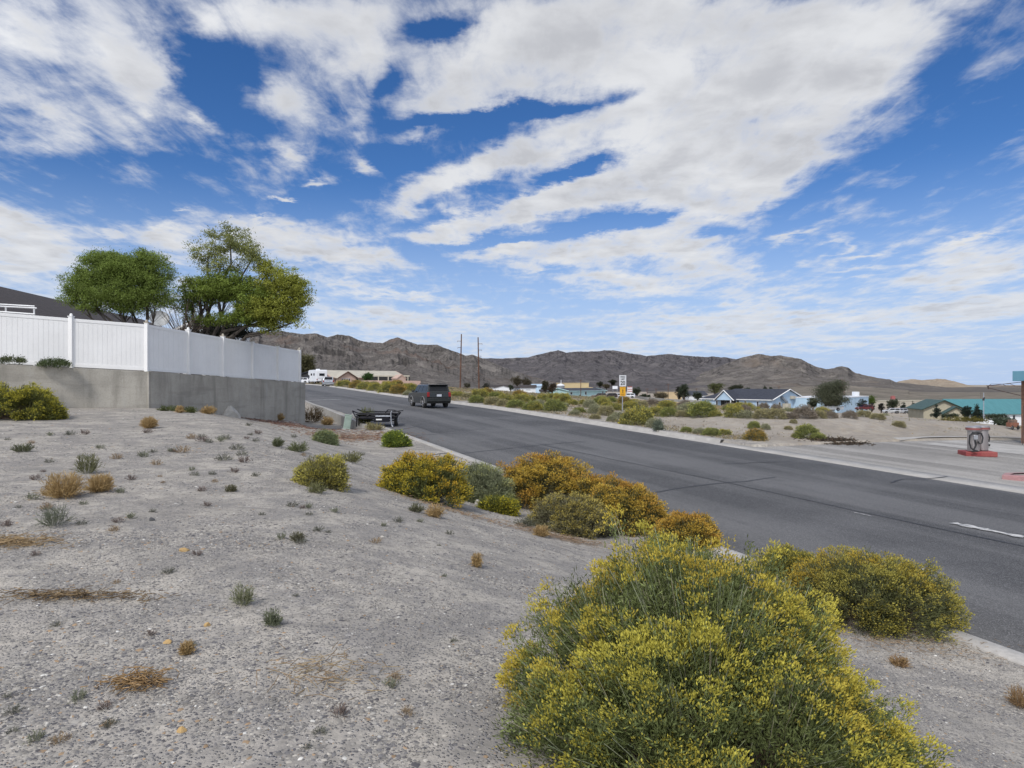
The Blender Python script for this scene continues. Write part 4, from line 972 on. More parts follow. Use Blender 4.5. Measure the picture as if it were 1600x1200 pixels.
vehicle(vp, HD + R(-6), 4.9, 1.95, 1.75, 1.08, 1.0, paint('silver_paint', (.42, .44, .47), .5), 1.5, -2.1, .45, 1.5, -2.36, wr=.33, clr=.22, name='minivan',
        label='silver minivan parked by the far kerb beside the white motorhome', cat='minivan')
vp = at(481, 600, 172); vp.z = gz(vp.x, vp.y)
vehicle(vp, HD + R(30), 5.2, 1.95, 1.8, 1.1, 1.05, paint('black_paint', (.02, .022, .028), .2), .9, -2.0, .3, .9, -2.3, wr=.37, clr=.3, name='parked_car',
        label='dark pickup-sized car just left of the white motorhome', cat='car')
vp = at(472, 598, 165); vp.z = gz(vp.x, vp.y)
vehicle(vp, HD + R(50), 4.8, 1.9, 1.5, .95, .9, paint('white_paint', (.70, .71, .73), .1), .9, -1.9, .3, .9, -2.2, wr=.32, clr=.2, name='parked_car',
        label='white car mostly hidden by the right end of the white fence', cat='car', windows=2)
# motorhome
M_RV = pm('white_fibreglass', (.78, .79, .80), (.70, .71, .73), .8, .4)
vp = at(496, 600, 150); vp.z = gz(vp.x, vp.y)
e = empty('motorhome', tuple(vp), HD + R(6), 'white motorhome with a dark rear window parked at the top of the road', 'motorhome')
m = MB(); prismx(m, [(-3.6, .55), (2.2, .55), (2.2, 1.9), (3.3, 2.0), (3.5, 2.4), (3.2, 2.95), (2.6, 3.1), (-3.5, 3.1), (-3.62, 2.9)], -1.2, 1.2); m.build('body', M_RV, e, bevel=.08)
m = MB(); prismx(m, [(2.15, .45), (4.1, .45), (4.15, 1.1), (3.9, 1.25), (3.1, 1.35), (2.6, 1.98), (2.15, 1.98)], -1.0, 1.0); m.build('cab', M_RV, e, bevel=.06)
for x in (-1.0, 1.0):
    for y in (3.2, -1.9): wheel(e, x, y, .40)
MB().box((.05, -3.62, 2.05), (1.15, .06, .55)).build('rear_window', M_GLS, e, bevel=.03)
for (y, wd) in ((-1.8, 1.0), (.4, 1.2)): MB().box((-1.2, y, 2.1), (.05, wd, .5)).build('side_window', M_GLS, e, bevel=.02)
MB().box((-1.2, 1.5, 1.5), (.04, .62, 1.7)).build('door', M_TRIMW, e)
MB().box((0, -3.68, .55), (2.3, .16, .22)).build('bumper', M_BLK, e, bevel=.03)
for sg in (-1, 1): MB().box((sg * 1.0, -3.63, 1.0), (.16, .06, .30)).build('tail_light', M_RED, e)
MB().box((-.3, -1.6, 3.2), (.7, .9, .26)).build('roof_unit', M_RV, e, bevel=.05)
MB().box((.2, 1.0, 3.16), (.5, .5, .18)).build('roof_vent', M_RV, e, bevel=.03)
MB().box((0, -3.6, 1.3), (1.6, .04, .10)).build('stripe', pm('grey_stripe', (.35, .37, .40), rough=.5), e)

# ------------------------------------------------------------------ trailer by the kerb
tp = at(592, 664, 37.5); s_, t_ = st(tp.x, tp.y); tp = Vector((*xy(s_, 9.75), 0)); tp.z = roadz(s_, 9.75)
tp = Vector((at(590, 664, 36.6).x, 36.6, 0)); s_, t_ = st(tp.x, tp.y); tp.z = roadz(s_, max(t_, 8.5))
M_TRL = pm('black_trailer_paint', (.008, .009, .014), (.015, .015, .02), 4, .5, spec=.2)
M_GALV = pm('galvanised_steel', (.50, .52, .57), (.34, .36, .40), 6, .4, metal=.5)
e = empty('utility_trailer', tuple(tp), R(4), 'small black flatbed trailer with flared frame and silver jack parked by the kerb', 'trailer')
fr = MB()
for z, x0, x1 in ((.66, -1.05, 1.15), (.50, -.95, 1.0)):
    fr.tube((x0, -.75, z), (x1, -.75, z), .035, n=6); fr.tube((x0, .9, z), (x1, .9, z), .035, n=6)
for x in (-.95, -.4, .15, .65, 1.1): fr.tube((x, -.75, .60), (x, .9, .60), .03, n=6)
fr.build('frame', M_TRL, e)
MB().box((.05, .08, .64), (2.0, 1.6, .035)).build('deck', M_TRL, e)
MB().box((.10, -.70, .50), (1.8, .12, .16)).build('cross_member', M_TRL, e)
MB().path([(-1.22, -.75, .86), (-.95, -.75, .74), (-.5, -.75, .70), (.35, -.75, .70), (1.1, -.8, .72), (1.32, -.8, .78)], .032).build('side_rail', M_TRL, e)
MB().path([(-1.22, .9, .88), (-.95, .9, .76), (.6, .9, .74), (1.30, .9, .80)], .032).build('side_rail', M_TRL, e)
MB().path([(-1.22, -.75, .86), (-1.05, -.75, .52), (-.95, -.75, .50)], .03).build('end_brace', M_TRL, e)
MB().path([(1.32, -.8, .78), (1.12, -.78, .55), (.75, -.78, .50)], .03).build('end_brace', M_TRL, e)
MB().path([(.45, -.6, .70), (.62, -.6, .90), (.95, -.6, .88), (1.25, -.75, .78)], .03).build('wheel_chock', M_TRL, e)
MB().path([(-.62, -.7, .66), (-.45, -.75, .78), (-.25, -.75, .72), (-.5, -.8, .56)], .028).build('wheel_chock', M_TRL, e)
MB().box((.38, -.80, .57), (.78, .10, .07)).build('light_bar', M_GALV, e, bevel=.01)
MB().box((.32, -.84, .38), (.82, .06, .22)).build('plate_board', M_TRL, e, bevel=.01)
MB().box((.18, -.88, .40), (.30, .02, .07)).build('number_plate', M_TRIMW, e)
for x in (-.95, .98):
    o = wheel(e, x, .15, .30, .18)
    g = MB(); pts = [(x, .15 + .37 * math.cos(a), .30 + .37 * math.sin(a)) for a in np.linspace(.15, math.pi - .15, 9)]
    for p, q in zip(pts[:-1], pts[1:]): g.tube(p, q, .05, n=4)
    g.build('mudguard', M_TRL, e)
MB().tube((-.98, .15, .30), (.98, .15, .30), .03).build('axle', M_TRL, e)
j = MB(); j.path([(.86, -.9, .86), (.80, -.9, .74), (.82, -.9, .30), (.86, -.9, .08), (.92, -.95, .02)], .028); j.build('jack', M_GALV, e)
MB().path([(-.98, -.75, .60), (-1.0, -.78, .02)], .035).build('stand', M_TRL, e)

# utility box
up_ = at(541, 667, 33.5); up_.z = gz(up_.x, up_.y) - .05
e = empty('utility_box', tuple(up_), R(12), 'pale green utility pedestal leaning on the verge between the low wall and the trailer', 'utility box'); e.rotation_euler = (R(-3), R(9), R(14))
M_GRN = pm('pale_green_enamel', (.30, .38, .32), (.25, .32, .27), 4, .6, fine=.15)
MB().box((0, 0, .36), (.34, .26, .76)).build('housing', M_GRN, e, bevel=.015)
MB().box((0, 0, .77), (.38, .30, .07)).build('lid', M_GRN, e, bevel=.02)
MB().box((.02, -.135, .42), (.26, .012, .50)).build('door', pm('grey_green', (.26, .33, .28), rough=.6), e)
MB().box((0, 0, .03), (.46, .40, .12)).build('base', M_CONC, e)

# ------------------------------------------------------------------ fuel pumps on the red island
ip = onground(1527, 712); e = empty('pump_island', (ip.x, ip.y, float(lotz(ip.x, ip.y))), R(-12), 'low red painted kerb island under the two metal fuel pumps', 'pump island')
k = ip.y / F
M_REDK = pm('red_kerb_paint', (.26, .040, .042), (.32, .09, .08), 3, .75, fine=.35)
m = MB().box((0, 0, .09), (1.12, .80, .20)); m.build('island', M_REDK, e, bevel=.03)
M_STEEL = pm('brushed_steel', (.60, .56, .54), (.34, .31, .30), 2.2, .38, metal=.75, stretch=(1, 1, .15))
M_HOSE = pm('black_hose', (.012, .012, .014), (.02, .02, .022), 4, .5)
def pump(dx, dy, hoses, lab):
    q = e.matrix_basis @ Vector((0, 0, 0)); c = Vector((ip.x + dx, ip.y + dy, float(lotz(ip.x, ip.y)) + .21))
    p = empty('fuel_pump', tuple(c), R(-12), lab, 'fuel pump', 'fuel pumps')
    MB().lathe([(.20, 0), (.215, .01), (.215, .80), (.20, .81)], (0, 0, 0), 24).build('housing', M_STEEL, p, smooth=True)
    MB().lathe([(.24, 0), (.27, .02), (.27, .14), (.24, .17), (.05, .18)], (0, 0, .80), 24).build('top', M_STEEL, p, smooth=True)
    MB().lathe([(.275, 0), (.275, .07)], (0, 0, .84), 24).build('band', pm('red_brown_band', (.25, .07, .06), rough=.5), p)
    if hoses:
        MB().box((-.02, -.23, .55), (.16, .07, .17)).build('meter', M_CHR, p, bevel=.01)
        MB().box((-.02, -.24, .72), (.26, .06, .10)).build('nozzle_holder', M_BLK, p, bevel=.01)
        for pts in ([(-.14, -.25, .72), (-.24, -.27, .62), (-.26, -.28, .35), (-.20, -.28, .12), (-.10, -.3, .06)], [(.02, -.26, .74), (.16, -.27, .72), (.22, -.27, .55), (.18, -.28, .34), (.10, -.27, .30), (.05, -.26, .4)],
                    [(-.06, -.27, .45), (-.02, -.28, .25), (-.12, -.3, .06), (.02, -.32, .02), (-.2, -.34, .01)]):
            MB().path(pts, .028, 7).build('hose', M_HOSE, p)
    else:
        MB().path([(.21, -.03, .66), (.25, -.05, .50), (.23, -.03, .34)], .024, 7).build('hose', M_HOSE, p)
        MB().tube((.20, 0, .22), (.28, -.03, .20), .05, n=8).build('hose_coil', M_HOSE, p)
pump(-.26, -.16, True, 'steel drum-shaped fuel pump with black hoses on its front, left of two')
pump(.27, .12, False, 'plain steel drum-shaped fuel pump behind and right of the one with hoses')
# pink kerb island at the frame edge
pk = onground(1597, 752); e_ = onground(1575, 748)
pts = [(-.9, 0), (-.55, -.28), (1.6, -.35), (2.3, .2), (1.6, .9), (-.4, .55)]
m = MB(); n = len(pts); V = [(x, y, 0) for x, y in pts] + [(x, y, .15) for x, y in pts] + [(x * .8 + .13, y * .6 + .1, .155) for x, y in pts]
m.add(V, [(i, (i + 1) % n, n + (i + 1) % n, n + i) for i in range(n)] + [(n + i, n + (i + 1) % n, 2 * n + (i + 1) % n, 2 * n + i) for i in range(n)])
o = m.build('kerb_island', M_PINK, bevel=.015); o.location = (pk.x + .5, pk.y + .3, float(lotz(pk.x, pk.y))); tag(o, 'faded pink kerb island at the right edge beside the forecourt entrance', 'kerb island')
m = MB(); m.add([(x * .8 + .13, y * .6 + .1, .11) for x, y in pts], [tuple(range(n))]); m.build('gravel_fill', M_GROUND, o)

# canopy corner with brick column
M_BRICK = None
def brick_material():
    m, t, b = new_mat('brown_brick'); co = objco(t)
    br = t.n.new('ShaderNodeTexBrick'); t.l.new(t.mapping(co, rot=(R(90), 0, 0)), br.inputs['Vector'])
    br.inputs['Color1'].default_value = (.22, .10, .06, 1); br.inputs['Color2'].default_value = (.30, .15, .085, 1); br.inputs['Mortar'].default_value = (.30, .27, .23, 1)
    br.inputs['Scale'].default_value = 4.5; br.inputs['Mortar Size'].default_value = .02
    t.put(b.inputs['Base Color'], t.mix(t.ramp(t.noise(co, 6, 4, .6), .4, .7, 0, .5), br.outputs['Color'], (.16, .09, .06))); b.inputs['Roughness'].default_value = .9
    bump(t, b, br.outputs['Fac'], -.01); return m
cb = onground(1599, 694); e = empty('fuel_canopy', (cb.x, cb.y, float(lotz(cb.x, cb.y))), 0, 'blue-edged canopy on a brown brick column at the right edge', 'canopy'); k = cb.y / F
zt_ = (697 - 598) * k
MB().box((.82, .30, zt_ / 2), (.95, .60, zt_ + .1)).build('column', brick_material(), e)
MB().box((3.0, -1.2, zt_ + .24), (6.2, 3.6, .50)).build('fascia', pm('sky_blue_fascia', (.18, .40, .50), (.16, .36, .46), 1.5, .5), e, bevel=.02)
M_RUST = pm('dark_rusty_steel', (.05, .04, .04), (.09, .05, .04), 5, .8)
tr = empty('sign_bracket', (cb.x, cb.y - .05, float(lotz(cb.x, cb.y))), 0, 'thin dark rusty truss arm reaching left from the brick column', 'bracket')
def bp(px, py): return ((px - 1599) * k, 0.2, (694 - py) * k)
for a, b_, r in (((1545, 603), (1599, 597), .016), ((1545, 603), (1599, 603.5), .022), ((1547, 606), (1598, 618), .018), ((1570, 600), (1575, 603), .012), ((1580, 599), (1590, 603), .012), ((1548, 603), (1552, 600), .012), ((1552, 600), (1580, 600), .010), ((1547, 603), (1548, 608), .03)):
    MB().tube(bp(*a), bp(*b_), r, n=6).build('bar', M_RUST, tr)
m = MB(); m.tube((-.1, -.1, 1.9), (-.45, -.5, 0), .02, n=5); m.build('stay', M_RUST, tr)

# ------------------------------------------------------------------ speed limit sign
sg_ = onground(973, 643); sg_.z -= .05
M_SIGNW = pm('white_sign_face', (.72, .73, .74), (.66, .67, .69), 3, .5); M_SIGNY = pm('amber_sign_face', (.80, .42, .02), (.74, .38, .02), 3, .5)
M_INK = pm('black_sign_ink', (.02, .02, .02), (.03, .03, .03), 3, .6)
e = empty('road_sign', tuple(sg_), R(27), 'speed limit 20 sign over a yellow panel in the brush across the road', 'road sign')
k = sg_.y / F; H1 = (643 - 585) * k
MB().box((0, .035, H1 / 2 - .1), (.055, .04, H1 + .1)).build('post', M_GALV, e)
def plate(z, w, h, mat, nm):
    p = MB().box((0, 0, 0), (w, .008, h)).build(nm, mat, e, bevel=.002); p.location = (0, -.002, z); return p
def text(body, size, loc, par, mat, nm='lettering'):
    cu = bpy.data.curves.new(nm, 'FONT'); cu.body = body; cu.size = size; cu.align_x = 'CENTER'; cu.align_y = 'CENTER'; cu.extrude = .002; cu.offset = size * .018
    o = bpy.data.objects.new(nm, cu); COL.objects.link(o); dg = bpy.context.evaluated_depsgraph_get(); me = bpy.data.meshes.new_from_object(o.evaluated_get(dg)); bpy.data.objects.remove(o)
    o = bpy.data.objects.new(nm, me); me.materials.clear(); me.materials.append(mat); COL.objects.link(o); o.parent = par; o.location = loc; o.rotation_euler = (R(90), 0, 0); return o
hp = 17.6 * k; wp = .62; p = plate(H1 - hp / 2, wp, hp, M_SIGNW, 'sign_plate')
text('SPEED', .155, (0, -.007, hp * .33), p, M_INK); text('LIMIT', .155, (0, -.007, hp * .13), p, M_INK); text('20', .42, (0, -.007, -hp * .22), p, M_INK)
hq = 14.5 * k; wq = .50; p = plate(H1 - hp - hq / 2 - .03, wq, hq, M_SIGNY, 'warning_plate')
f = MB()   # a walking figure
f.lathe([(.001, -.03), (.03, 0), (.001, .03)], (0, -.008, .13), 8); f.box((0, -.008, .05), (.045, .004, .12)); f.tube((0, -.008, 0), (-.05, -.008, -.11), .012, n=4); f.tube((0, -.008, 0), (.045, -.008, -.11), .012, n=4); f.tube((0, -.008, .09), (.06, -.008, .04), .01, n=4); f.tube((0, -.008, .09), (-.055, -.008, .05), .01, n=4)
f.build('pictogram', M_INK, p)
for z in (.26, -.20, -.26): MB().box((0, -.006, z), (.30, .004, .025)).build('marking', pm('brown_ink', (.35, .14, .02), rough=.6), p)

# ------------------------------------------------------------------ the town beyond
M_WH = pm('white_siding', (.74, .76, .78), (.66, .68, .70), .6, .7); M_SKYB = pm('sky_blue_siding', (.40, .53, .67), (.36, .48, .61), .5, .7); M_PALEB = pm('pale_blue_metal', (.46, .60, .72), (.40, .54, .66), .5, .6)
M_TURQ = pm('turquoise_siding', (.42, .62, .63), (.38, .56, .57), .5, .7); M_TAN = pm('tan_stucco', (.55, .44, .25), (.50, .40, .23), .3, .85); M_TAN2 = pm('sand_stucco', (.52, .40, .24), (.46, .36, .22), .3, .85)
M_PINKW = pm('pink_stucco', (.52, .37, .30), (.46, .33, .27), .5, .85); M_PINKB = pm('pink_block', (.50, .35, .29), (.42, .30, .25), 1.5, .9, fine=.2)
M_TEAL = pm('teal_metal_roof', (.085, .235, .25), (.075, .21, .225), .4, .45, stretch=(6, 1, 1)); M_CREAMR = pm('cream_metal_roof', (.50, .46, .37), (.42, .39, .32), .7, .6); M_DGR = pm('dark_green_roof', (.05, .10, .09), rough=.6); M_STONE = pm('tan_wall', (.42, .38, .28), (.36, .33, .25), .6, .8)
def X(px, Y): return (px - 800) / F * Y
def Zr(py, Y): return EYE + (600 - py) / F * Y
def pxhouse(name, pl, Yl, pr, Yr, ybase, ywall, yridge, Yref, depth, **k):
    zb = Zr(ybase, Yref); wh = Zr(ywall, Yref) - zb; rh = (Zr(yridge, Yref + depth / 2) - zb) - wh if not k.get('gable_front') else Zr(yridge, Yref) - zb - wh
    return house(name, (X(pl, Yl), Yl), (X(pr, Yr), Yr), depth, wh, rh, k.pop('wallm'), k.pop('roofm'), zb=zb, **k)
# beige and pink house at the crest
bh = pxhouse('house', 521, 160, 632, 172, 600, 590, 580, 166, 11, wallm=M_PINKW, roofm=M_CREAMR, over=.5, trim=M_PINKB, wins=((.02, .06, .3, .8), (.30, .34, .3, .8)), label='long pink house with a cream metal roof at the top of the road')
q0 = (X(529, 158), 158); q1 = (X(557, 161), 161)
pxhouse('gabled_porch', 530, 158, 556, 160, 600, 589.5, 581, 158, 5, wallm=M_PINKW, roofm=M_CREAMR, over=.35, gable_front=True, trim=pm('brown_trim', (.12, .07, .05), rough=.7), wins=((.16, .25, .25, .88), (.29, .38, .25, .88), (.42, .51, .25, .88), (.55, .64, .25, .88)), label='pink gabled front with four tall windows on the pink house')
e = empty('porch', (X(604, 160), 160, Zr(600, 160)), R(4), 'open arcade with pale posts along the right half of the pink house', 'porch')
for i in range(5): MB().box((-4.2 + 2.3 * i, 0, .9), (.22, .22, 1.8)).build('post', M_CREAMR, e)
MB().box((.4, 0, 1.9), (10, .3, .3)).build('beam', M_CREAMR, e); MB().box((.4, 1.6, .9), (9.8, .1, 1.9)).build('back_wall', M_DARK, e)  # back wall coloured near-black for the shade inside the arcade
e = pxhouse('shed', 621, 157, 634, 158, 601, 591, 586, 157, 4, wallm=M_PINKW, roofm=M_PINKW, over=.15, gable_front=True, doors=((.3, .75, .0, .5),), label='small pink arched outbuilding at the right end of the pink house', cat='shed')
e = pxhouse('house', 503, 172, 521, 175, 600, 584, 580, 173, 8, wallm=M_DARK, roofm=M_SHGR, over=.4, wins=((.55, .8, .1, .95),), label='dark open carport between the white motorhome and the pink house', cat='carport')  # closed walls, near-black to stand for the shade inside the carport
def blockwall(name, pts, mat, label, h=None, cat='wall', th=.2):
    V = []
    for (px, y0, y1, Y) in pts:
        for dy, yy in ((0, y0), (0, y1), (th, y1), (th, y0)): V.append((X(px, Y), Y + dy, Zr(yy, Y)))
    n = len(pts); fs = [(4 * i + j, 4 * i + 4 + j, 4 * i + 4 + (j + 1) % 4, 4 * i + (j + 1) % 4) for i in range(n - 1) for j in range(4)] + [(0, 1, 2, 3), tuple(4 * (n - 1) + k for k in (3, 2, 1, 0))]
    return tag(MB().add(V, fs).build(name, mat), label, cat)
blockwall('block_wall', [(565, 604, 594.5, 150), (600, 605, 594.5, 148), (657, 606, 595, 150)], M_PINKB, 'long low pink block wall in front of the pink house')
# white houses, tan hall, turquoise house
pxhouse('house', 762, 250, 796, 252, 612, 605, 602, 250, 9, wallm=M_WH, roofm=M_SHDK, wins=((.45, .5, .2, .7), (.85, .9, .2, .7)), doors=((.62, .66, 0, .8),), label='leftmost white house with a dark roof beyond the brush field')
pxhouse('house', 800, 246, 813, 250, 613, 606, 602.5, 247, 8, wallm=M_WH, roofm=M_SHDK, wins=((.3, .4, .2, .7), (.6, .7, .2, .7)), label='small white house in the middle of the three far white houses')
pxhouse('house', 813, 238, 837, 238, 614.5, 605.5, 602, 238, 9, wallm=M_WH, roofm=M_SHDK, wins=((.3, .7, .55, .62),), label='white house with a long plain wall, rightmost of the far white three')
pxhouse('house', 832, 300, 846, 300, 612, 603.5, 600.5, 300, 12, wallm=M_PALEB, roofm=M_PALEB, label='pale flat building behind the far white houses', cat='building')
pxhouse('hall', 882, 330, 920, 332, 614, 598.8, 598, 330, 18, wallm=M_TAN, roofm=M_TAN, flat=True, label='tall plain tan hall rising behind the turquoise house', cat='building')
pxhouse('hall_annexe', 919, 328, 926, 328, 614, 606, 605.5, 328, 10, wallm=M_TAN, roofm=M_TAN, flat=True, label='low annexe on the right side of the tan hall', cat='building')
e = empty('storage_tank', (X(876, 325), 325, Zr(613, 325)), 0, 'grey storage tank with white domes left of the tan hall', 'tank')
MB().lathe([(1.9, 0), (1.9, 3.2)], (0, 0, 0), 20).build('tank_wall', pm('tank_grey', (.25, .27, .29), rough=.6), e); MB().lathe([(1.95, 3.2), (1.6, 3.7), (.6, 4.1), (.2, 4.2)], (0, 0, 0), 20).build('dome', M_WH, e); MB().tube((.2, 0, 4.0), (.2, 0, 6.0), .12).build('vent_pipe', M_WH, e)
pxhouse('house', 889, 232, 946, 246, 620, 610.8, 606.8, 236, 9, wallm=M_TURQ, roofm=M_SHGR, trim=M_TURQ, wins=((.03, .09, .4, .8), (.42, .47, .3, .95), (.9, .94, .5, .9)), doors=((.27, .3, .05, .35),), label='turquoise house with a dark grey roof beyond the brush field')
e = empty('carport', (X(879, 238), 238, Zr(617, 238)), 0, 'white roofed carport left of the turquoise house', 'carport')
MB().box((0, 0, 1.55), (5.0, 4, .35)).build('roof', M_WH, e)
for x in (-2.2, 2.2): MB().box((x, -1.8, .6), (.15, .15, 1.7)).build('post', M_WH, e)
MB().box((.2, 1.6, .6), (4.4, .2, 1.6)).build('back_wall', M_STONE, e)
pxhouse('shed', 845, 240, 862, 240, 615, 611.5, 609, 240, 5, wallm=pm('cream_wall', (.55, .52, .38), rough=.8), roofm=M_SHDK, label='small cream shed with a dark roof under the dark trees', cat='shed')
for i, (px, Y, c, lab) in enumerate([(936, 215, (.06, .035, .03), 'dark maroon vehicle in the parked row by the turquoise house, left'), (952, 214, (.05, .035, .03), 'dark brown vehicle in the parked row by the turquoise house, middle'), (963, 222, (.6, .61, .62), 'white vehicle at the right end of the parked row, left of the sign'), (982, 230, (.55, .57, .6), 'pale vehicle seen just right of the speed limit sign')]):
    p = Vector((X(px, Y), Y, Zr(622, Y))); vehicle(p, R([80, 95, 60, 70][i]), 4.9, 1.9, 1.6, 1.0, .95, paint('car_paint', c, .2), 1.0, -2.0, .3, 1.0, -2.3, clr=.25, wr=.34, windows=2, label=lab)
e = empty('billboard', (X(961, 225), 225, Zr(620, 225)), 0, 'plain white board on posts left of the speed limit sign', 'billboard')
MB().box((0, 0, 3.1), (1.7, .12, 1.0)).build('board', M_WH, e)
for x in (-.7, .7): MB().box((x, .1, 1.6), (.1, .1, 3.2)).build('post', M_GALV, e)
e = empty('billboard', (X(984, 240), 240, Zr(621, 240)), 0, 'tall red and white striped shop sign right of the speed limit sign', 'shop sign')
MB().box((0, 0, 2.7), (1.75, .3, 2.3)).build('board', M_WH, e)
for z in (3.7, 2.9, 2.2): MB().box((0, -.17, z), (1.6, .04, .28)).build('stripe', pm('red_stripe', (.40, .10, .07), rough=.6), e)
for x in (-.6, .6): MB().box((x, 0, .8), (.16, .16, 1.8)).build('post', M_BLK, e)
blockwall('boundary_wall', [(986, 620, 617, 235), (1010, 625, 620.5, 215), (1050, 628, 623.5, 205), (1100, 630, 626, 200)], pm('grey_block', (.20, .20, .19), (.26, .25, .23), 1, .9), 'long low grey boundary wall left of the sky blue house')
pxhouse('hall', 1036, 290, 1070, 290, 626, 613.5, 613, 290, 12, wallm=M_TAN2, roofm=M_TAN2, flat=True, label='plain sand coloured building behind the tall dark tree pair', cat='building')
pxhouse('house', 1076, 230, 1104, 230, 626, 617, 611.5, 230, 9, wallm=M_WH, roofm=M_SHGR, label='white house with a slate roof just left of the sky blue house')
e = empty('street_cabinet', (X(1083, 205), 205, Zr(629, 205)), 0, 'small white box on the ground left of the sky blue house', 'cabinet')
MB().box((0, 0, .4), (1.4, .7, 1.1)).build('housing', M_WH, e); MB().box((0, 0, 1.0), (1.5, .8, .1)).build('lid', M_WH, e)

# the sky blue house
al = R(38); C0 = Vector((X(1206, 166), 166, 0)); gd = Vector((math.cos(al), math.sin(al), 0)); ld = Vector((-math.sin(al), math.cos(al), 0)); WG, LL = 14.9, 20.6
zb = Zr(640.5, 166); we = Zr(624.5, 166) - zb; rr_ = 2.45
A_ = C0 + ld * LL; M_SLATE = pm('slate_shingles', (.045, .050, .068), (.036, .04, .055), 1.5, .9, bmp=.02, fine=.4)
blue = house('house', A_.xy, C0.xy, WG, we, rr_, M_SKYB, M_SLATE, zb=zb, over=.5, hip=5.5, trim=M_TRIMW, label='large sky blue house with a dark slate roof beyond the gravel bank',
      wins=((.05, .08, .3, .8), (.22, .25, .3, .8), (.35, .375, .1, .85), (.63, .66, .05, .85), (.80, .83, .05, .85)), doors=((.49, .515, 0, .85), (.53, .555, 0, .85)), end_wins=((.20, .26, .2, .75), (.66, .72, .25, .8)))
m = MB(); m.prism([(-2.6, 2.2), (2.6, 2.2), (0, 4.5)], 3.0, Matrix.Translation((-2.0, -1.7, 0))); m.build('entry_gable', M_SKYB, blue)
r = MB()
for sg in (-1, 1): r.add([(-2 + 0, -2.0, 4.65), (-2 + sg * 3.0, -2.0, 2.05), (-2 + sg * 3.0, 2.5, 2.05), (-2, 2.5, 4.65), (-2, -2.0, 4.8), (-2 + sg * 3.0, -2.0, 2.2), (-2 + sg * 3.0, 2.5, 2.2), (-2, 2.5, 4.8)], [(0, 1, 2, 3), (4, 7, 6, 5), (0, 4, 5, 1), (1, 5, 6, 2), (2, 6, 7, 3), (3, 7, 4, 0)])
r.build('entry_roof', M_SLATE, blue)
t_ = MB()
for sg in (-1, 1): t_.tube((-2, -2.06, 4.72), (-2 + sg * 3.0, -2.06, 2.12), .13, n=4)
t_.build('bargeboard', M_TRIMW, blue)
MB().box((-.2, -1.6, 1.1), (.22, .22, 2.3)).build('porch_post', M_TRIMW, blue); MB().box((-2, -.02, 1.1), (4.4, .06, 2.1)).build('porch_shade', M_DARK, blue)  # flat dark slab painted for the shade under the entry porch
MB().box((LL / 2 + .45, 8.8, 2.95), (.9, 1.1, .75)).build('wall_cooler', M_CREAMR, blue, bevel=.04)
MB().box((LL / 2 + .9, 5.2, .75), (1.4, 1.5, 1.5)).build('ground_cooler', M_CREAMR, blue, bevel=.05)
MB().path([(LL / 2 + .9, 5.2, 1.5), (LL / 2 + .9, 5.0, 2.0), (LL / 2 + .35, 4.3, 2.9), (LL / 2 - .1, 4.2, 3.0)], .42, 8).build('duct', pm('duct_grey', (.25, .29, .34), rough=.5, metal=.4), blue)
pxhouse('shed', 1256, 176, 1266, 178, 638, 626, 622, 176, 5, wallm=M_WH, roofm=M_SHDK, doors=((.3, .7, 0, .6),), label='narrow white lean-to at the right end of the sky blue house', cat='shed')
pxhouse('warehouse', 1308, 165, 1357, 185, 642, 621.5, 620, 170, 12, wallm=M_PALEB, roofm=M_WH, flat=True, label='flat pale blue metal warehouse right of the big round tree', cat='building')
e = empty('rooftop_cooler', (X(1337, 180), 180, Zr(619, 178)), R(10), 'white box-shaped cooler standing on the pale blue warehouse roof', 'cooler')
MB().box((0, 0, .55), (1.35, 1.2, 1.2)).build('housing', M_WH, e, bevel=.04); MB().box((0, 0, -.1), (1.1, 1.0, .3)).build('frame', M_BLK, e)
p = Vector((X(1296, 150), 150, Zr(642, 150))); vehicle(p, R(95), 5.4, 1.95, 1.7, 1.05, 1.0, paint('car_paint', (.66, .68, .70), .1), 1.0, -2.2, .0, 1.0, -.9, clr=.3, wr=.36, windows=2, label='white pickup truck partly hidden behind the big round tree', name='pickup_truck', cat='pickup truck')
p = Vector((X(1350, 158), 158, Zr(641, 158))); vehicle(p, R(100), 4.7, 1.9, 1.6, 1.0, .95, paint('car_paint', (.12, .018, .02), .1), 1.0, -2.0, .3, 1.0, -2.3, clr=.25, wr=.34, windows=2, label='dark red car parked in front of the pale blue warehouse').scale = (.8, .8, .8)
for i, (px, c, lab) in enumerate([(1392, (.60, .61, .62), 'pale car parked below the dark conifers, left one of two'), (1404, (.55, .56, .58), 'pale car parked below the dark conifers, right one of two')]):
    p = Vector((X(px, 190), 190, Zr(646, 190))); vehicle(p, R(80 + 20 * i), 4.7, 1.9, 1.5, .95, .9, paint('car_paint', c, .3), 1.0, -2.0, .3, 1.0, -2.3, clr=.25, wr=.34, windows=2, label=lab)
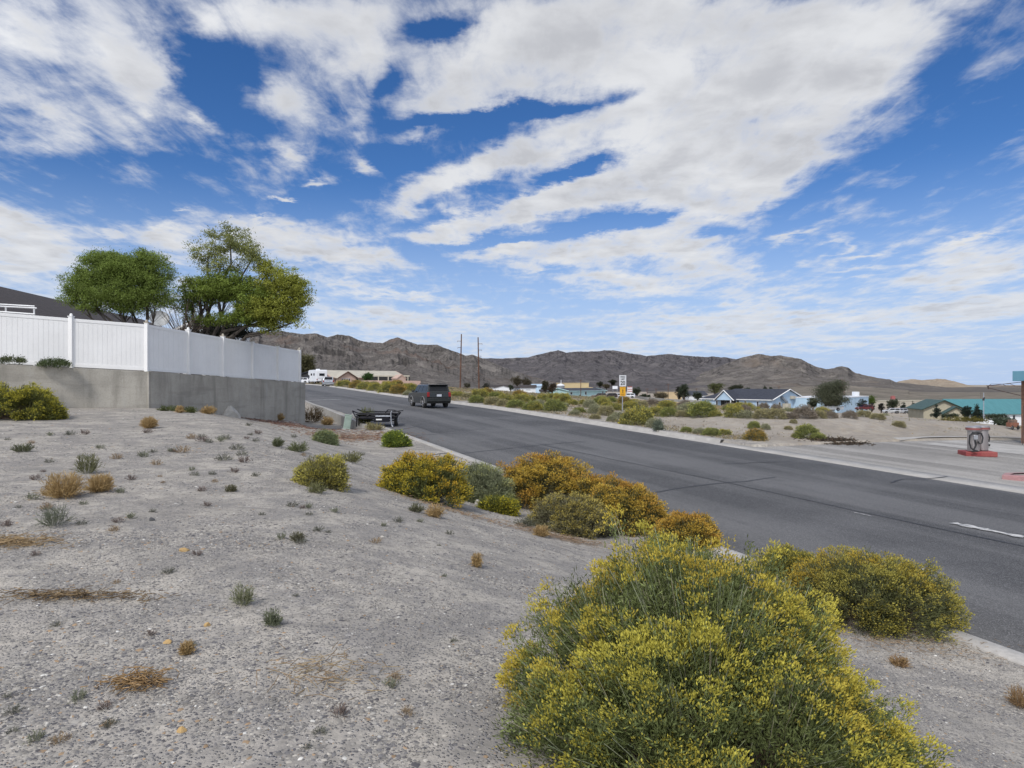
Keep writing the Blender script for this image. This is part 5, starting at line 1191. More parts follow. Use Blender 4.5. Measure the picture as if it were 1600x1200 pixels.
# teal roofed hall: long ridge to the right, gabled wing towards us
thz = Zr(657, 160)
e = house('hall', (X(1500, 172), 172), (X(1680, 172), 172), 12, Zr(645.5, 172) - Zr(657, 172), Zr(624.2, 178) - Zr(645.5, 172), M_WH, M_TEAL, zb=Zr(657, 172), over=.5, wins=((.30, .325, .1, .75), (.385, .41, .1, .75), (.455, .48, .1, .75)), label='long white hall with a big teal metal roof at the right', cat='hall', trim=M_TEAL)
e = house('hall_wing', (X(1443, 168), 168), (X(1506, 166), 166), 11, Zr(638.5, 168) - Zr(655, 168), Zr(625.5, 168) - Zr(638.5, 168), M_STONE, M_DGR, zb=Zr(655, 168), over=.6, gable_front=True, label='tan gabled wing with dark green roof edges left of the teal roof', cat='hall', trim=pm('dark_green_trim', (.03, .07, .06), rough=.6))
e = house('hall_porch', (X(1476, 160), 160), (X(1512, 158), 158), 5, Zr(646, 159) - Zr(656, 159), Zr(636, 159) - Zr(646, 159), M_STONE, M_DGR, zb=Zr(656, 159), over=.5, gable_front=True, label='lower gabled porch in front of the tan gabled wing', cat='porch', trim=pm('dark_green_trim', (.03, .07, .06), rough=.6))
e = empty('light_pole', (X(1537, 120), 120, Zr(656, 120)), 0, 'slim pale light pole with a dark fitting in front of the teal roof', 'light pole')
MB().tube((0, 0, 0), (0, 0, 4.8), .07).build('pole', M_GALV, e); MB().box((0, 0, 3.7), (.25, .2, .6), M=Matrix.Rotation(R(20), 3, 'Y')).build('fitting', M_BLK, e); MB().tube((-.5, 0, 3.8), (-.5, 0, 4.9), .02, n=5).build('antenna', M_RUST, e)
for i, px in enumerate((1522, 1529)):
    e = empty('bollard', (X(px, 62), 62, gz(X(px, 62), 62)), 0, ('left' if i == 0 else 'right') + ' one of two short white bollards beside the dark conifers', 'bollard', 'white bollards')
    MB().tube((0, 0, -.1), (0, 0, .42 - .1 * i), .045).build('post', M_TRIMW, e); MB().lathe([(.045, 0), (.03, .03), (.005, .04)], (0, 0, .42 - .1 * i), 8).build('cap', M_TRIMW, e)
e = empty('water_tower', (X(1395, 420), 420, Zr(632, 420)), 0, 'small red lattice tower top showing above the far trees', 'tower')
m = MB()
for a, b in ((-1, -1), (1, -1), (1, 1), (-1, 1)): m.tube((a * 1.2, b * 1.2, 0), (a * .7, b * .7, 3.4), .10, n=4)
m.build('legs', M_REDP, e); MB().box((0, 0, 4.2), (2.0, 2.0, 1.7)).build('cabin', M_REDP, e); MB().box((0, 0, 5.2), (1.3, 1.3, .4)).build('cap', M_REDP, e)
pxhouse('shop_row', 1370, 330, 1460, 345, 634, 627, 626, 335, 12, wallm=pm('cream_render', (.50, .46, .38), rough=.8), roofm=M_STONE, flat=True, label='low cream row of buildings behind the dark conifers', cat='building')
# rusty trailer by the brick column
p = onground(1582, 671); e = empty('dumped_cart', (p.x, p.y, p.z), R(5), 'small rusty orange cart left of the brick column', 'cart')
e.scale = (.42, .42, .55)
MB().box((0, 0, .55), (1.35, .9, .5)).build('tub', pm('rust_orange', (.25, .10, .06), (.18, .09, .06), 4, .9), e, bevel=.04); MB().box((0, 0, .95), (1.0, .7, .32)).build('load', pm('brown_load', (.10, .08, .07), (.25, .15, .1), 5, .9), e, bevel=.05)
for x in (-.45, .45): wheel(e, x, -.5, .24, .14)

# ------------------------------------------------------------------ utility poles
M_POLE = pm('weathered_pole', (.13, .065, .04), (.085, .045, .03), 1.2, .9)
for i, (px0, px1, yt, sg, lab) in enumerate([(719, 721, 522, -1, 'left one of two tall brown utility poles before the mountains'), (748.5, 747, 527, 1, 'right one of two tall brown utility poles before the mountains')]):
    Y = 165; z0 = Zr(607, Y); e = empty('utility_pole', (X(px0, Y), Y, z0), 0, lab, 'utility pole', 'tall utility poles'); h = Zr(yt, Y) - z0; dx_ = X(px1, Y) - X(px0, Y)
    MB().tube((0, 0, -.5), (dx_, 0, h), .19, .13, 8).build('pole', M_POLE, e)
    for q, f in enumerate((.87, .75, .63)):
        c = MB().tube((dx_ * f, 0, h * f), (dx_ * f + sg * (1.0 - .15 * q), -.1, h * f + .03), .06, .05, 6).build('arm', M_POLE, e)
        MB().lathe([(.07, 0), (.09, .06), (.05, .12), (.08, .18), (.04, .22)], (dx_ * f + sg * (.95 - .15 * q), -.1, h * f - .22), 8).build('insulator', M_GALV, c)
for i, (px, yb, yt, Y) in enumerate([(907.5, 622, 593, 225), (1044, 628, 599, 250), (1316, 632, 592, 320), (1319, 632, 594, 325), (988, 618, 606, 300), (1011, 618, 607, 300), (1025, 618, 607, 300), (1088, 618, 607, 330), (1217, 612, 604, 330), (1446, 640, 627, 260), (1468, 640, 625, 260)]):
    e = empty('utility_pole', (X(px, Y), Y, Zr(yb, Y)), 0, None, 'utility pole', 'distant town utility poles'); e['label'] = 'thin distant wooden utility pole ' + ['over the turquoise house', 'before the sand coloured building', 'behind the big round tree, left of a close pair', 'behind the big round tree, right of a close pair', 'just right of the striped shop sign', 'left of the brownish spreading tree', 'over the brownish spreading tree', 'left of the sky blue house', 'behind the sky blue house roof', 'over the dark conifer row, left one', 'over the dark conifer row, right one'][i]
    h = Zr(yt, Y) - Zr(yb, Y); MB().tube((0, 0, 0), (0, 0, h), .13, .10, 6).build('pole', M_POLE, e); MB().box((0, 0, h * .93), (1.6, .12, .12)).build('crossarm', M_POLE, e)

# ------------------------------------------------------------------ town trees
DKG = (.060, .075, .045); BRG = (.13, .11, .07); OLV = (.11, .12, .05); CON = (.035, .052, .038)
def ptree(px, yb, w, h, Y, col, seed, label, cat='tree', n=2600, name='tree', kind=0, tr=.18):
    """tree given by the foot, width and height it has in the photo"""
    k = Y / F; base = Vector((X(px, Y), Y, Zr(yb, Y))); W_, H_ = w * k, h * k; rng = random.Random(seed); bl = []
    if kind == 0:
        for i in range(6):
            a = rng.uniform(0, 6.28); q = rng.uniform(.1, .28) * W_; bl.append((math.cos(a) * q, math.sin(a) * q * .8, H_ * rng.uniform(.25, .8), W_ * rng.uniform(.20, .34), W_ * .25, H_ * rng.uniform(.16, .27)))
        bl.append((0, 0, H_ * .52, W_ * .36, W_ * .3, H_ * .44))
    elif kind == 1:   # conifer
        for i in range(5): f = i / 4; bl.append((rng.uniform(-.03, .03) * W_, 0, H_ * (.15 + .72 * f), W_ * (.46 - .38 * f), W_ * (.46 - .38 * f), H_ * .14))
    elif kind == 2:   # low shrub
        for i in range(4): bl.append(((i - 1.5) * W_ * .24, 0, H_ * rng.uniform(.35, .5), W_ * .2, W_ * .2, H_ * rng.uniform(.35, .5)))
    elif kind == 3:   # palm-like tuft on a bare stem
        bl = [(0, 0, H_ * .84, W_ * .45, W_ * .45, H_ * .16), (W_ * .1, 0, H_ * .66, W_ * .25, W_ * .25, H_ * .14)]
    ls = max(.16, 1.1 * k); return tree(name, base, bl, seed, n, ls * 1.5, ls * .8, [col], trunks=((0, 0, tr),), clump=W_ * .09, ntw=max(60, n // 14), label=label, cat=cat)
TR = [
 (1297, 643, 58, 51, 150, (.105, .115, .070), 'big round grey-green tree right of the sky blue house', 15000, 0, .35),
 (1270, 640, 22, 20, 156, DKG, 'dark bushy tree between the sky blue house and the big round tree', 2600, 0, .2),
 (1069, 626, 20, 28, 225, DKG, 'tall dark upright tree left of the sky blue house', 3500, 0, .3),
 (1060, 626, 12, 24, 228, (.05, .05, .038), 'sparser tree hard against the tall dark upright tree', 1500, 0, .2),
 (1090, 626, 18, 15, 220, DKG, 'low dark tree in front of the slate roofed white house', 1500, 0, .2),
 (1117, 616, 28, 17, 290, OLV, 'olive treetop above the left end of the sky blue house roof', 2200, 0, .3),
 (1149, 616, 26, 15, 292, (.05, .055, .032), 'dark treetop above the middle of the sky blue house roof', 2200, 0, .3),
 (1169, 614, 10, 8, 300, DKG, 'tiny dark treetop above the sky blue roof ridge', 600, 0, .2),
 (1195, 612, 8, 10, 300, DKG, 'small upright treetop above the right part of the sky blue roof', 600, 1, .2),
 (1204, 612, 7, 7, 300, DKG, 'smallest treetop above the right part of the sky blue roof', 500, 0, .2),
 (1033, 630, 24, 16, 235, BRG, 'brownish spreading tree left of the sand coloured building', 1900, 0, .2),
 (1008, 624, 16, 9, 240, DKG, 'low dark tree above the grey boundary wall', 1200, 2, .2),
 (995, 620, 14, 17, 245, DKG, 'dark tree just right of the striped shop sign', 1300, 0, .2),
 (937, 612, 12, 15, 270, (.05, .055, .035), 'left palm-like tree behind the turquoise house', 1000, 3, .2),
 (947, 613, 12, 12, 268, BRG, 'middle palm-like tree behind the turquoise house', 1000, 3, .2),
 (957, 612, 12, 18, 265, (.045, .05, .03), 'right and tallest palm-like tree behind the turquoise house', 1200, 3, .2),
 (808, 604, 22, 18, 300, (.10, .085, .055), 'brown treetop behind the far white houses, left of two', 1800, 0, .3),
 (823, 605, 18, 14, 300, (.095, .08, .05), 'brown treetop behind the far white houses, right of two', 1500, 0, .3),
 (852, 613, 14, 19, 235, (.06, .058, .03), 'dark upright tree right of the rightmost far white house', 1500, 0, .2),
 (863, 614, 16, 16, 232, (.075, .055, .035), 'dark brown tree beside the storage tank', 1500, 0, .2),
 (798, 611, 9, 9, 240, DKG, 'small dark tree between the far white houses', 700, 0, .2),
 (759, 610, 14, 12, 235, (.085, .085, .07), 'grey leafless-looking tree left of the leftmost far white house', 900, 0, .15),
 (730, 606, 8, 8, 220, (.09, .085, .055), 'small olive shrub between the two utility poles', 500, 2, .1),
 (533, 600, 20, 12, 185, (.025, .04, .028), 'round dark green tree behind the roof of the pink house', 1500, 0, .2),
 (545, 598, 9, 13, 190, (.10, .10, .035), 'thin yellowish tree behind the roof of the pink house', 600, 0, .1),
 (573, 600, 24, 18, 155, (.055, .11, .03), 'bright green round tree in front of the pink house', 2400, 0, .15),
 (1363, 634, 16, 17, 200, (.10, .15, .03), 'bright green tree right of the pale blue warehouse', 1500, 0, .2),
 (1347, 641, 17, 18, 160, (.06, .075, .065), 'grey-green tree in front of the pale blue warehouse', 1500, 0, .15),
 (1362, 643, 11, 14, 165, (.04, .04, .038), 'dark small tree just right of the dark red car', 900, 0, .15),
 (1377, 644, 10, 16, 185, (.04, .04, .035), 'slim dark tree between the warehouse and the conifers', 900, 0, .15),
 (1395, 640, 22, 17, 205, (.05, .065, .035), 'dark green broad tree under the red tower', 1900, 0, .2),
 (1412, 645, 16, 16, 195, CON, 'leftmost dark conifer of the row before the tan gable', 1400, 1, .2),
 (1427, 648, 19, 21, 185, CON, 'second dark conifer of the row before the tan gable', 1700, 1, .2),
 (1440, 649, 17, 19, 182, CON, 'third dark conifer of the row before the tan gable', 1500, 1, .2),
 (1463, 652, 17, 20, 150, CON, 'single dark conifer in front of the tan gable wall', 1500, 1, .2),
 (1512, 655, 20, 21, 130, CON, 'left conifer of the dark pair in front of the teal roof', 1800, 0, .2),
 (1527, 656, 20, 25, 128, CON, 'right and taller conifer of the dark pair in front of the teal roof', 2200, 1, .2),
 (1555, 656, 34, 10, 135, DKG, 'low dark hedge-like shrub under the teal roof eave', 1500, 2, .1),
 (1485, 653, 24, 8, 150, DKG, 'low dark shrub at the foot of the gabled porch', 1100, 2, .1),
 (1505, 659, 62, 6, 118, (.17, .15, .04), 'long low yellowish hedge in front of the dark conifers', 1800, 2, .05),
 (1568, 664, 28, 13, 75, (.10, .125, .085), 'grey-green feathery shrub left of the rusty cart', 1500, 2, .04)]
for i, (px, yb, w, h, Y, c, lab, n, kd, tr) in enumerate(TR):
    ptree(px, yb, w, h, Y, c, 100 + i, lab, n=n, kind=kd, tr=tr, cat='shrub' if kd == 2 else 'tree', name='shrub' if kd == 2 else 'tree')

# ------------------------------------------------------------------ rabbitbrush along the near verge
def verge(px, pyb, wpx, hpx, seed, ntips, label, n_l=6, dd=0, depth=None, push=0.35, **k):
    p = onground(px, pyb); sc = p.y / F; w, h = wpx * sc * 1.13, hpx * sc * .95; d = depth or w * .8
    p = p + Vector((p.x, p.y, 0)).normalized() * d * push; p.z = gz(p.x, p.y) - .02
    fac = max(1.0, sc / .0045) ** .75
    return rabbitbrush('rabbitbrush', tuple(p), lobesof(w, d, h, n_l, seed), seed, ntips, lsz=.034 * fac, lw=.0052 * fac, fsz=.017 * fac, fw=.0085 * fac, spread=.015 * fac, clump=7, cspread=.026 * fac,
                       label=label, cat='shrub', group='rabbitbrush bushes', **k)
ORF = dict(flower=(.52, .36, .06), flower2=(.46, .25, .045), ffrac=.95)
verge(1348, 982, 262, 120, 51, 10000, 'broad dull olive flowering bush by the near kerb at the right', leaf=(.125, .135, .055), flower=(.36, .32, .07), flower2=(.42, .30, .04), ffrac=.9, nleaf=14, nfl=9, n_l=9, push=.25)
verge(1238, 908, 96, 46, 52, 1500, 'small bush hugging the left end of the broad olive one', leaf=(.13, .14, .05), flower=(.40, .34, .06), ffrac=.9, n_l=4)
verge(660, 782, 138, 84, 53, 3600, 'round golden-topped flowering bush at the left end of the near row', leaf=(.125, .14, .045), flower=(.50, .40, .045), flower2=(.52, .31, .03), ffrac=.95, nleaf=18, nfl=14, n_l=7)
verge(755, 790, 95, 74, 54, 1900, 'pale grey-green feathery bush second from the left in the near row', leaf=(.215, .235, .135), flower=(.32, .33, .14), ffrac=.35, stem=(.34, .34, .24), n_l=5)
verge(775, 801, 62, 26, 55, 900, 'small low yellow-green bush at the foot of the pale one', leaf=(.14, .155, .04), flower=(.48, .42, .04), ffrac=.9, n_l=4)
verge(850, 796, 160, 88, 56, 4200, 'wide burnt-orange flowering bush in the middle of the near row', leaf=(.13, .12, .045), nleaf=14, nfl=16, n_l=8, **ORF)
verge(895, 833, 125, 70, 57, 2900, 'greyish olive bush in front of the orange ones', leaf=(.185, .175, .10), flower=(.40, .33, .09), ffrac=.6, stem=(.26, .22, .17), n_l=6, push=.15)
verge(975, 835, 130, 92, 58, 3600, 'tall orange-gold bush behind the huge foreground bush, upper left', leaf=(.135, .13, .05), nleaf=15, nfl=15, n_l=7, **ORF)
verge(1072, 858, 104, 56, 59, 2400, 'orange bush whose top peeks over the huge foreground bush', leaf=(.13, .12, .045), nleaf=14, nfl=15, n_l=6, **ORF)
verge(28, 657, 130, 62, 60, 2600, 'large yellow-green bush at the left edge before the retaining wall', leaf=(.14, .15, .04), flower=(.42, .38, .05), ffrac=.9, n_l=7)
verge(70, 656, 52, 26, 61, 900, 'low spreading bush right of the large left-edge bush', leaf=(.15, .16, .05), flower=(.42, .38, .05), ffrac=.7, n_l=4)
verge(925, 800, 90, 60, 66, 1700, 'small orange-brown bush filling the gap behind the greyish olive one', leaf=(.13, .12, .045), nleaf=14, nfl=14, n_l=5, **ORF)
verge(712, 778, 60, 50, 68, 1100, 'small yellow bush between the golden one and the pale one', leaf=(.13, .14, .045), flower=(.48, .40, .05), ffrac=.8, nleaf=14, nfl=12, n_l=5)
verge(500, 762, 82, 52, 62, 1200, 'open yellowish bush alone on the gravel left of the near row', leaf=(.20, .19, .08), flower=(.45, .40, .09), ffrac=.9, stem=(.36, .32, .2), n_l=5)
verge(619, 699, 38, 25, 63, 900, 'small bright green bush beside the kerb near the trailer', leaf=(.13, .18, .04), flower=(.36, .40, .05), ffrac=.6, n_l=4)
verge(508, 693, 32, 19, 64, 600, 'small pale green bush on the gravel below the utility pedestal', leaf=(.21, .25, .13), flower=(.3, .3, .1), ffrac=.3, n_l=4)

# ------------------------------------------------------------------ small growth on the gravel
def tuft_mesh(name, w, h, n, seed, col, col2, lw=.004, curl=.2, mat=None, branchy=False):
    rng = np.random.RandomState(seed); a = rng.uniform(0, 6.283, n); q = rng.rand(n) ** .7; el_ = rng.uniform(.25, 1.4, n)
    P = np.stack([np.cos(a) * w * .18 * q, np.sin(a) * w * .18 * q, np.zeros(n)], 1)
    Dn = np.stack([np.cos(a) * np.cos(el_) * w * .55, np.sin(a) * np.cos(el_) * w * .55, np.sin(el_) * h], 1); L = np.linalg.norm(Dn, axis=1)
    V, Fq = blades(P, Dn, L * rng.uniform(.6, 1.1, n), lw, rng, curl); t_ = rng.rand(n, 1); C = np.array(col)[None] * (1 - t_) + np.array(col2)[None] * t_
    parts = [(V, Fq, np.repeat(C * rng.uniform(.75, 1.2, (n, 1)), 4, 0))]
    m = n * 3; i = rng.randint(0, n, m); f = rng.uniform(.3, 1, (m, 1)); P2 = P[i] + Dn[i] * f * .8
    V2, F2 = blades(P2, unit(Dn[i]) + rng.normal(size=(m, 3)) * .6, np.mean(L) * rng.uniform(.15, .4, m), lw * 1.2, rng, curl)
    parts.append((V2, F2, np.repeat(C[i] * rng.uniform(.7, 1.25, (m, 1)), 4, 0)))
    V, Fq, C = cat(parts); me = np_mesh(name, V, Fq, [M_LEAF], cols=np.clip(C, 0, 1)); return me
def place(o, px, py, sc, rz, label, cat_n, group=None):
    p = onground(px, py); o.location = (p.x, p.y, p.z - .004); o.scale = (sc,) * 3; o.rotation_euler = (0, 0, rz); return tag(o, label, cat_n, group)
STR = (.50, .36, .17); STR2 = (.38, .26, .12)
big = [(100, 777, 56, 42, 'largest straw-coloured dry tuft at the left'), (156, 768, 36, 30, 'second straw-coloured tuft, right beside the largest'), (233, 669, 22, 19, 'straw tuft alone in the gravel before the wall corner'),
       (281, 645, 12, 12, 'straw tuft at the wall foot, leftmost'), (326, 647, 22, 14, 'straw tuft at the wall foot left of the white rock'), (374, 650, 12, 13, 'straw tuft just right of the white rock'),
       (436, 657, 16, 13, 'straw tuft left of the flat pale rock'), (512, 664, 18, 14, 'straw tuft by the low roadside wall'), (680, 808, 30, 22, 'dry grass tuft below the golden bush'), (845, 838, 26, 20, 'dry grass tuft left of the greyish olive bush'),
       (745, 886, 16, 24, 'thin dry stalks on the gravel left of the huge bush'), (292, 1022, 22, 24, 'thin straw stalks in the lower left gravel'), (1405, 1040, 30, 16, 'brownish tuft on the slope right of the huge bush'), (1595, 1105, 40, 34, 'brown dry tuft at the lower right edge')]
for i, (px, py, w, h, lab) in enumerate(big):
    p = onground(px, py); k = p.y / F; o = tuft_mesh('dry_tuft', w * k, h * k * 1.05, 420 if i < 3 else 190, 200 + i, STR if i < 12 else (.30, .19, .11), STR2, lw=max(.0035, k * .75)); place(o, px, py, 1, 0, lab, 'grass tuft', 'dry straw tufts')
gs = [(137, 740, 34, 34, (.20, .20, .10), 'green and straw tuft above the second straw tuft'), (36, 706, 30, 14, (.15, .16, .09), 'low grey-green tuft near the left edge'), (380, 945, 34, 36, (.24, .25, .14), 'grey-green grassy tuft in the middle gravel'), (425, 978, 28, 30, (.18, .20, .12), 'dark green sprout with pale curled stems'),
      (85, 822, 46, 34, (.20, .215, .15), 'grey-green sprout left, below the largest straw tuft'), (466, 706, 34, 16, (.17, .19, .09), 'low green plant left of the pale green bush'), (434, 698, 16, 16, (.16, .18, .09), 'small dark green sprig left of the low green plant'), (548, 722, 40, 16, (.20, .20, .08), 'low yellow-green plant right of the open bush'),
      (265, 642, 34, 8, (.12, .14, .05), 'low green weeds at the wall corner foot'), (297, 645, 20, 10, (.13, .15, .05), 'green weed among straw tufts at the wall foot'), (487, 660, 40, 24, (.11, .08, .045), 'brown bushy weeds at the right end of the retaining wall'), (572, 668, 26, 26, (.14, .15, .05), 'tall green-brown weeds in front of the trailer'), (585, 672, 30, 12, (.34, .30, .14), 'yellowish low weeds before the trailer wheel'), (1028, 676, 16, 24, (.16, .19, .14), 'thin grey-green spindly weed on the far kerb'),
      (360, 768, 18, 12, (.20, .19, .11), 'small olive sprig in the middle distance gravel'), (465, 845, 22, 16, (.19, .18, .11), 'small olive sprig below the open bush'), (650, 800, 24, 14, (.17, .17, .10), 'grey sprig below the golden bush'), (495, 770, 30, 18, (.22, .22, .10), 'thin yellowish plant below the open bush'), (820, 822, 40, 14, (.16, .16, .11), 'grey low plant left of the greyish olive bush')]
for i, (px, py, w, h, c, lab) in enumerate(gs):
    p = onground(px, py); k = p.y / F; o = tuft_mesh('sprout', w * k, h * k * 1.1, 110, 260 + i, c, tuple(x * .7 for x in c), lw=max(.004, k * .8)); place(o, px, py, 1, 0, lab, 'plant')
protos = []
for i, c in enumerate([(.21, .21, .165), (.24, .19, .165), (.25, .26, .18), (.40, .30, .19)]):
    protos.append(tuft_mesh('small_weed', .16, .09, 34, 300 + i, c, tuple(x * .65 for x in c), lw=.0065))
rnd = random.Random(4); WD = []; spots = [(567, 712), (315, 690), (325, 692), (345, 690), (300, 686), (110, 680), (132, 679), (240, 707), (268, 706), (285, 707), (400, 690), (385, 686), (350, 720), (300, 735), (250, 745), (330, 742), (205, 750), (240, 800), (160, 760)]
while len(spots) < 104:
    px, py = rnd.uniform(5, 760), rnd.uniform(665, 1170)
    if py > 860 and rnd.random() < .8: continue
    if px > 560 and py < 815: continue
    spots.append((px, py))
for i, (px, py) in enumerate(spots):
    pr = protos[[0, 1, 0, 2, 3][i % 5]]; o = pr if (i % 5 in (0,) and i == 0) else pr.copy()
    if o is not pr: COL.objects.link(o)
    c = {id(protos[0]): 'tiny dark grey-green weed on the open gravel', id(protos[1]): 'tiny purplish dark weed on the open gravel', id(protos[2]): 'tiny grey-green sprout on the open gravel', id(protos[3]): 'tiny brown dead weed on the open gravel'}[id(pr)]
    WD.append((c.replace(' on the open gravel', '') + (' far back before the wall' if py < 715 else ' in the middle of the gravel lot' if py < 850 else ' in the foreground gravel'), px, o)); place(o, px, py, rnd.uniform(.55, 1.3) * (1.35 if py < 730 else .8 if py < 850 else .5), rnd.uniform(0, 6), c, 'weed', 'small weeds on the gravel')
for pr in protos[1:]: bpy.data.objects.remove(pr)
# twiggy litter under the wall end and dead stalks
rng = np.random.RandomState(12)
def litter(name, px, py, w, d, n, cols, label, L=.16, r=.004, flat=.12):
    p = onground(px, py); k = p.y / F; P = np.stack([rng.normal(size=n) * w * k / 2.5, rng.normal(size=n) * d / 2.5, np.zeros(n)], 1)
    z = np.array([gz(p.x + a, p.y + b) - p.z for a, b in P[:, :2]]); P[:, 2] = z + .01 + .04 * rng.rand(n); q = rng.uniform(0, 6.28, n)
    Q = P + np.stack([np.cos(q), np.sin(q), rng.normal(size=n) * flat], 1) * L * rng.uniform(.3, 1.3, (n, 1)); V, Fq = tubes3(P, Q, r, r * .7)
    C = np.array(cols)[rng.randint(0, len(cols), n)] * rng.uniform(.7, 1.2, (n, 1)); o = np_mesh(name, V, Fq, [M_TWIG], cols=np.clip(np.repeat(C, 6, 0), 0, 1)); o.location = p
    return tag(o, label, kind='stuff')
litter('bark_litter', 430, 661, 170, 2.6, 1500, [(.16, .08, .06), (.22, .12, .09), (.30, .20, .15)], 'reddish brown bark litter under the retaining wall', .14, .012)
litter('bark_litter', 560, 683, 110, 3.0, 1300, [(.26, .15, .10), (.36, .25, .16), (.20, .12, .09)], 'brown twig litter below the utility pedestal', .22, .008)
litter('dead_grass', 20, 850, 90, .25, 500, [(.30, .21, .11), (.40, .29, .16)], 'flattened dead grass at the left edge', .09, .003)
litter('dead_grass', 110, 935, 150, .10, 500, [(.16, .11, .06), (.28, .20, .11)], 'line of dead brown stems in the lower left gravel', .06, .003)
litter('dead_grass', 215, 1070, 60, .12, 240, [(.26, .16, .07), (.36, .24, .12)], 'dead orange-brown stems in the lower left gravel', .06, .003)
litter('dead_grass', 870, 840, 120, .45, 700, [(.34, .24, .16), (.24, .17, .11)], 'dry fallen stems under the greyish olive bush', .12, .003)
litter('dead_grass', 1440, 1010, 190, .6, 420, [(.26, .18, .11), (.36, .27, .18)], 'dry stems on the slope right of the huge bush', .08, .003)
litter('dead_grass', 710, 800, 120, .3, 300, [(.42, .31, .19), (.30, .2, .13)], 'dry stems below the near row of bushes', .09, .0035)
litter('dead_grass', 500, 1060, 120, .3, 160, [(.38, .29, .17), (.28, .2, .12)], 'scattered pale stems in the foreground gravel', .09, .0025)
# dead stick bundle
# ------------------------------------------------------------------ rocks
def rock(px, py, w, h, d, seed, mat, label):
    p = onground(px, py); k = p.y / F; rng = random.Random(seed); import bmesh
    bm = bmesh.new(); bmesh.ops.create_icosphere(bm, subdivisions=3, radius=1)
    pl = [(Vector((rng.uniform(-1, 1), rng.uniform(-1, 1), rng.uniform(-.3, 1))).normalized(), rng.uniform(.62, .9)) for _ in range(11)]
    for v in bm.verts:
        for n, dd in pl:
            e_ = v.co.dot(n) - dd
            if e_ > 0: v.co -= n * e_
        v.co *= 1 + rng.uniform(-.012, .012)
        v.co.x *= w * k / 2 * 1.15; v.co.y *= d / 2; v.co.z *= h * k * .95
    me = bpy.data.meshes.new('rock'); bm.to_mesh(me); bm.free(); me.materials.append(mat); o = bpy.data.objects.new('rock', me); COL.objects.link(o)
    o.location = (p.x, p.y + d / 3, p.z + h * k * .02); o.rotation_euler = (0, 0, rng.uniform(-.2, .2)); return tag(o, label, 'rock')
M_RK = pm('pale_rock', (.52, .50, .46), (.40, .38, .34), 4, .95, bmp=.02, fine=.3); M_RK2 = pm('ochre_rock', (.46, .30, .12), (.38, .26, .12), 8, .9, bmp=.004); M_RK3 = pm('dark_rock', (.06, .06, .065), (.09, .09, .09), 8, .9)
rock(355, 650, 30, 17, .8, 3, M_RK, 'large pointed pale rock at the foot of the retaining wall'); rock(457, 654, 30, 11, .9, 5, M_RK, 'flat pale rock at the right end of the retaining wall')
for i, (px, py, w, h, m, lab) in enumerate([(322, 979, 10, 7, M_RK2, 'small ochre stone, upper of three in the foreground gravel'), (260, 1006, 12, 6, M_RK2, 'small ochre stone in the foreground gravel, left of the straw stalks'), (282, 1145, 14, 9, M_RK2, 'small ochre stone low in the foreground gravel'), (236, 814, 10, 6, M_RK3, 'small black stone on the middle gravel'), (748, 789, 12, 10, M_RK, 'small pale stone at the foot of the pale bush'),
        (875, 822, 8, 7, M_RK, 'small white stone below the orange bushes'), (375, 1113, 10, 6, M_RK, 'small round white stone in the foreground gravel'), (131, 1135, 10, 6, M_RK, 'white stone in the lower left gravel, right of two'), (72, 1135, 10, 6, M_RK, 'white stone in the lower left gravel, left of two'), (285, 862, 16, 6, M_RK2, 'flat tan stone in the middle gravel'), (828, 1124, 12, 9, M_RK3, 'small dark stone at the left foot of the huge bush'), (550, 668, 12, 8, M_RK, 'pale stone under the trailer weeds')]):
    p = onground(px, py); rock(px, py, w, h, w * p.y / F * .9, 20 + i, m, lab)
# debris patch across the road
o = litter('brush_pile', 1308, 689, 46, .9, 900, [(.05, .04, .03), (.10, .07, .045)], 'dark pile of dead brush by the far kerb', .16, .02, .45)
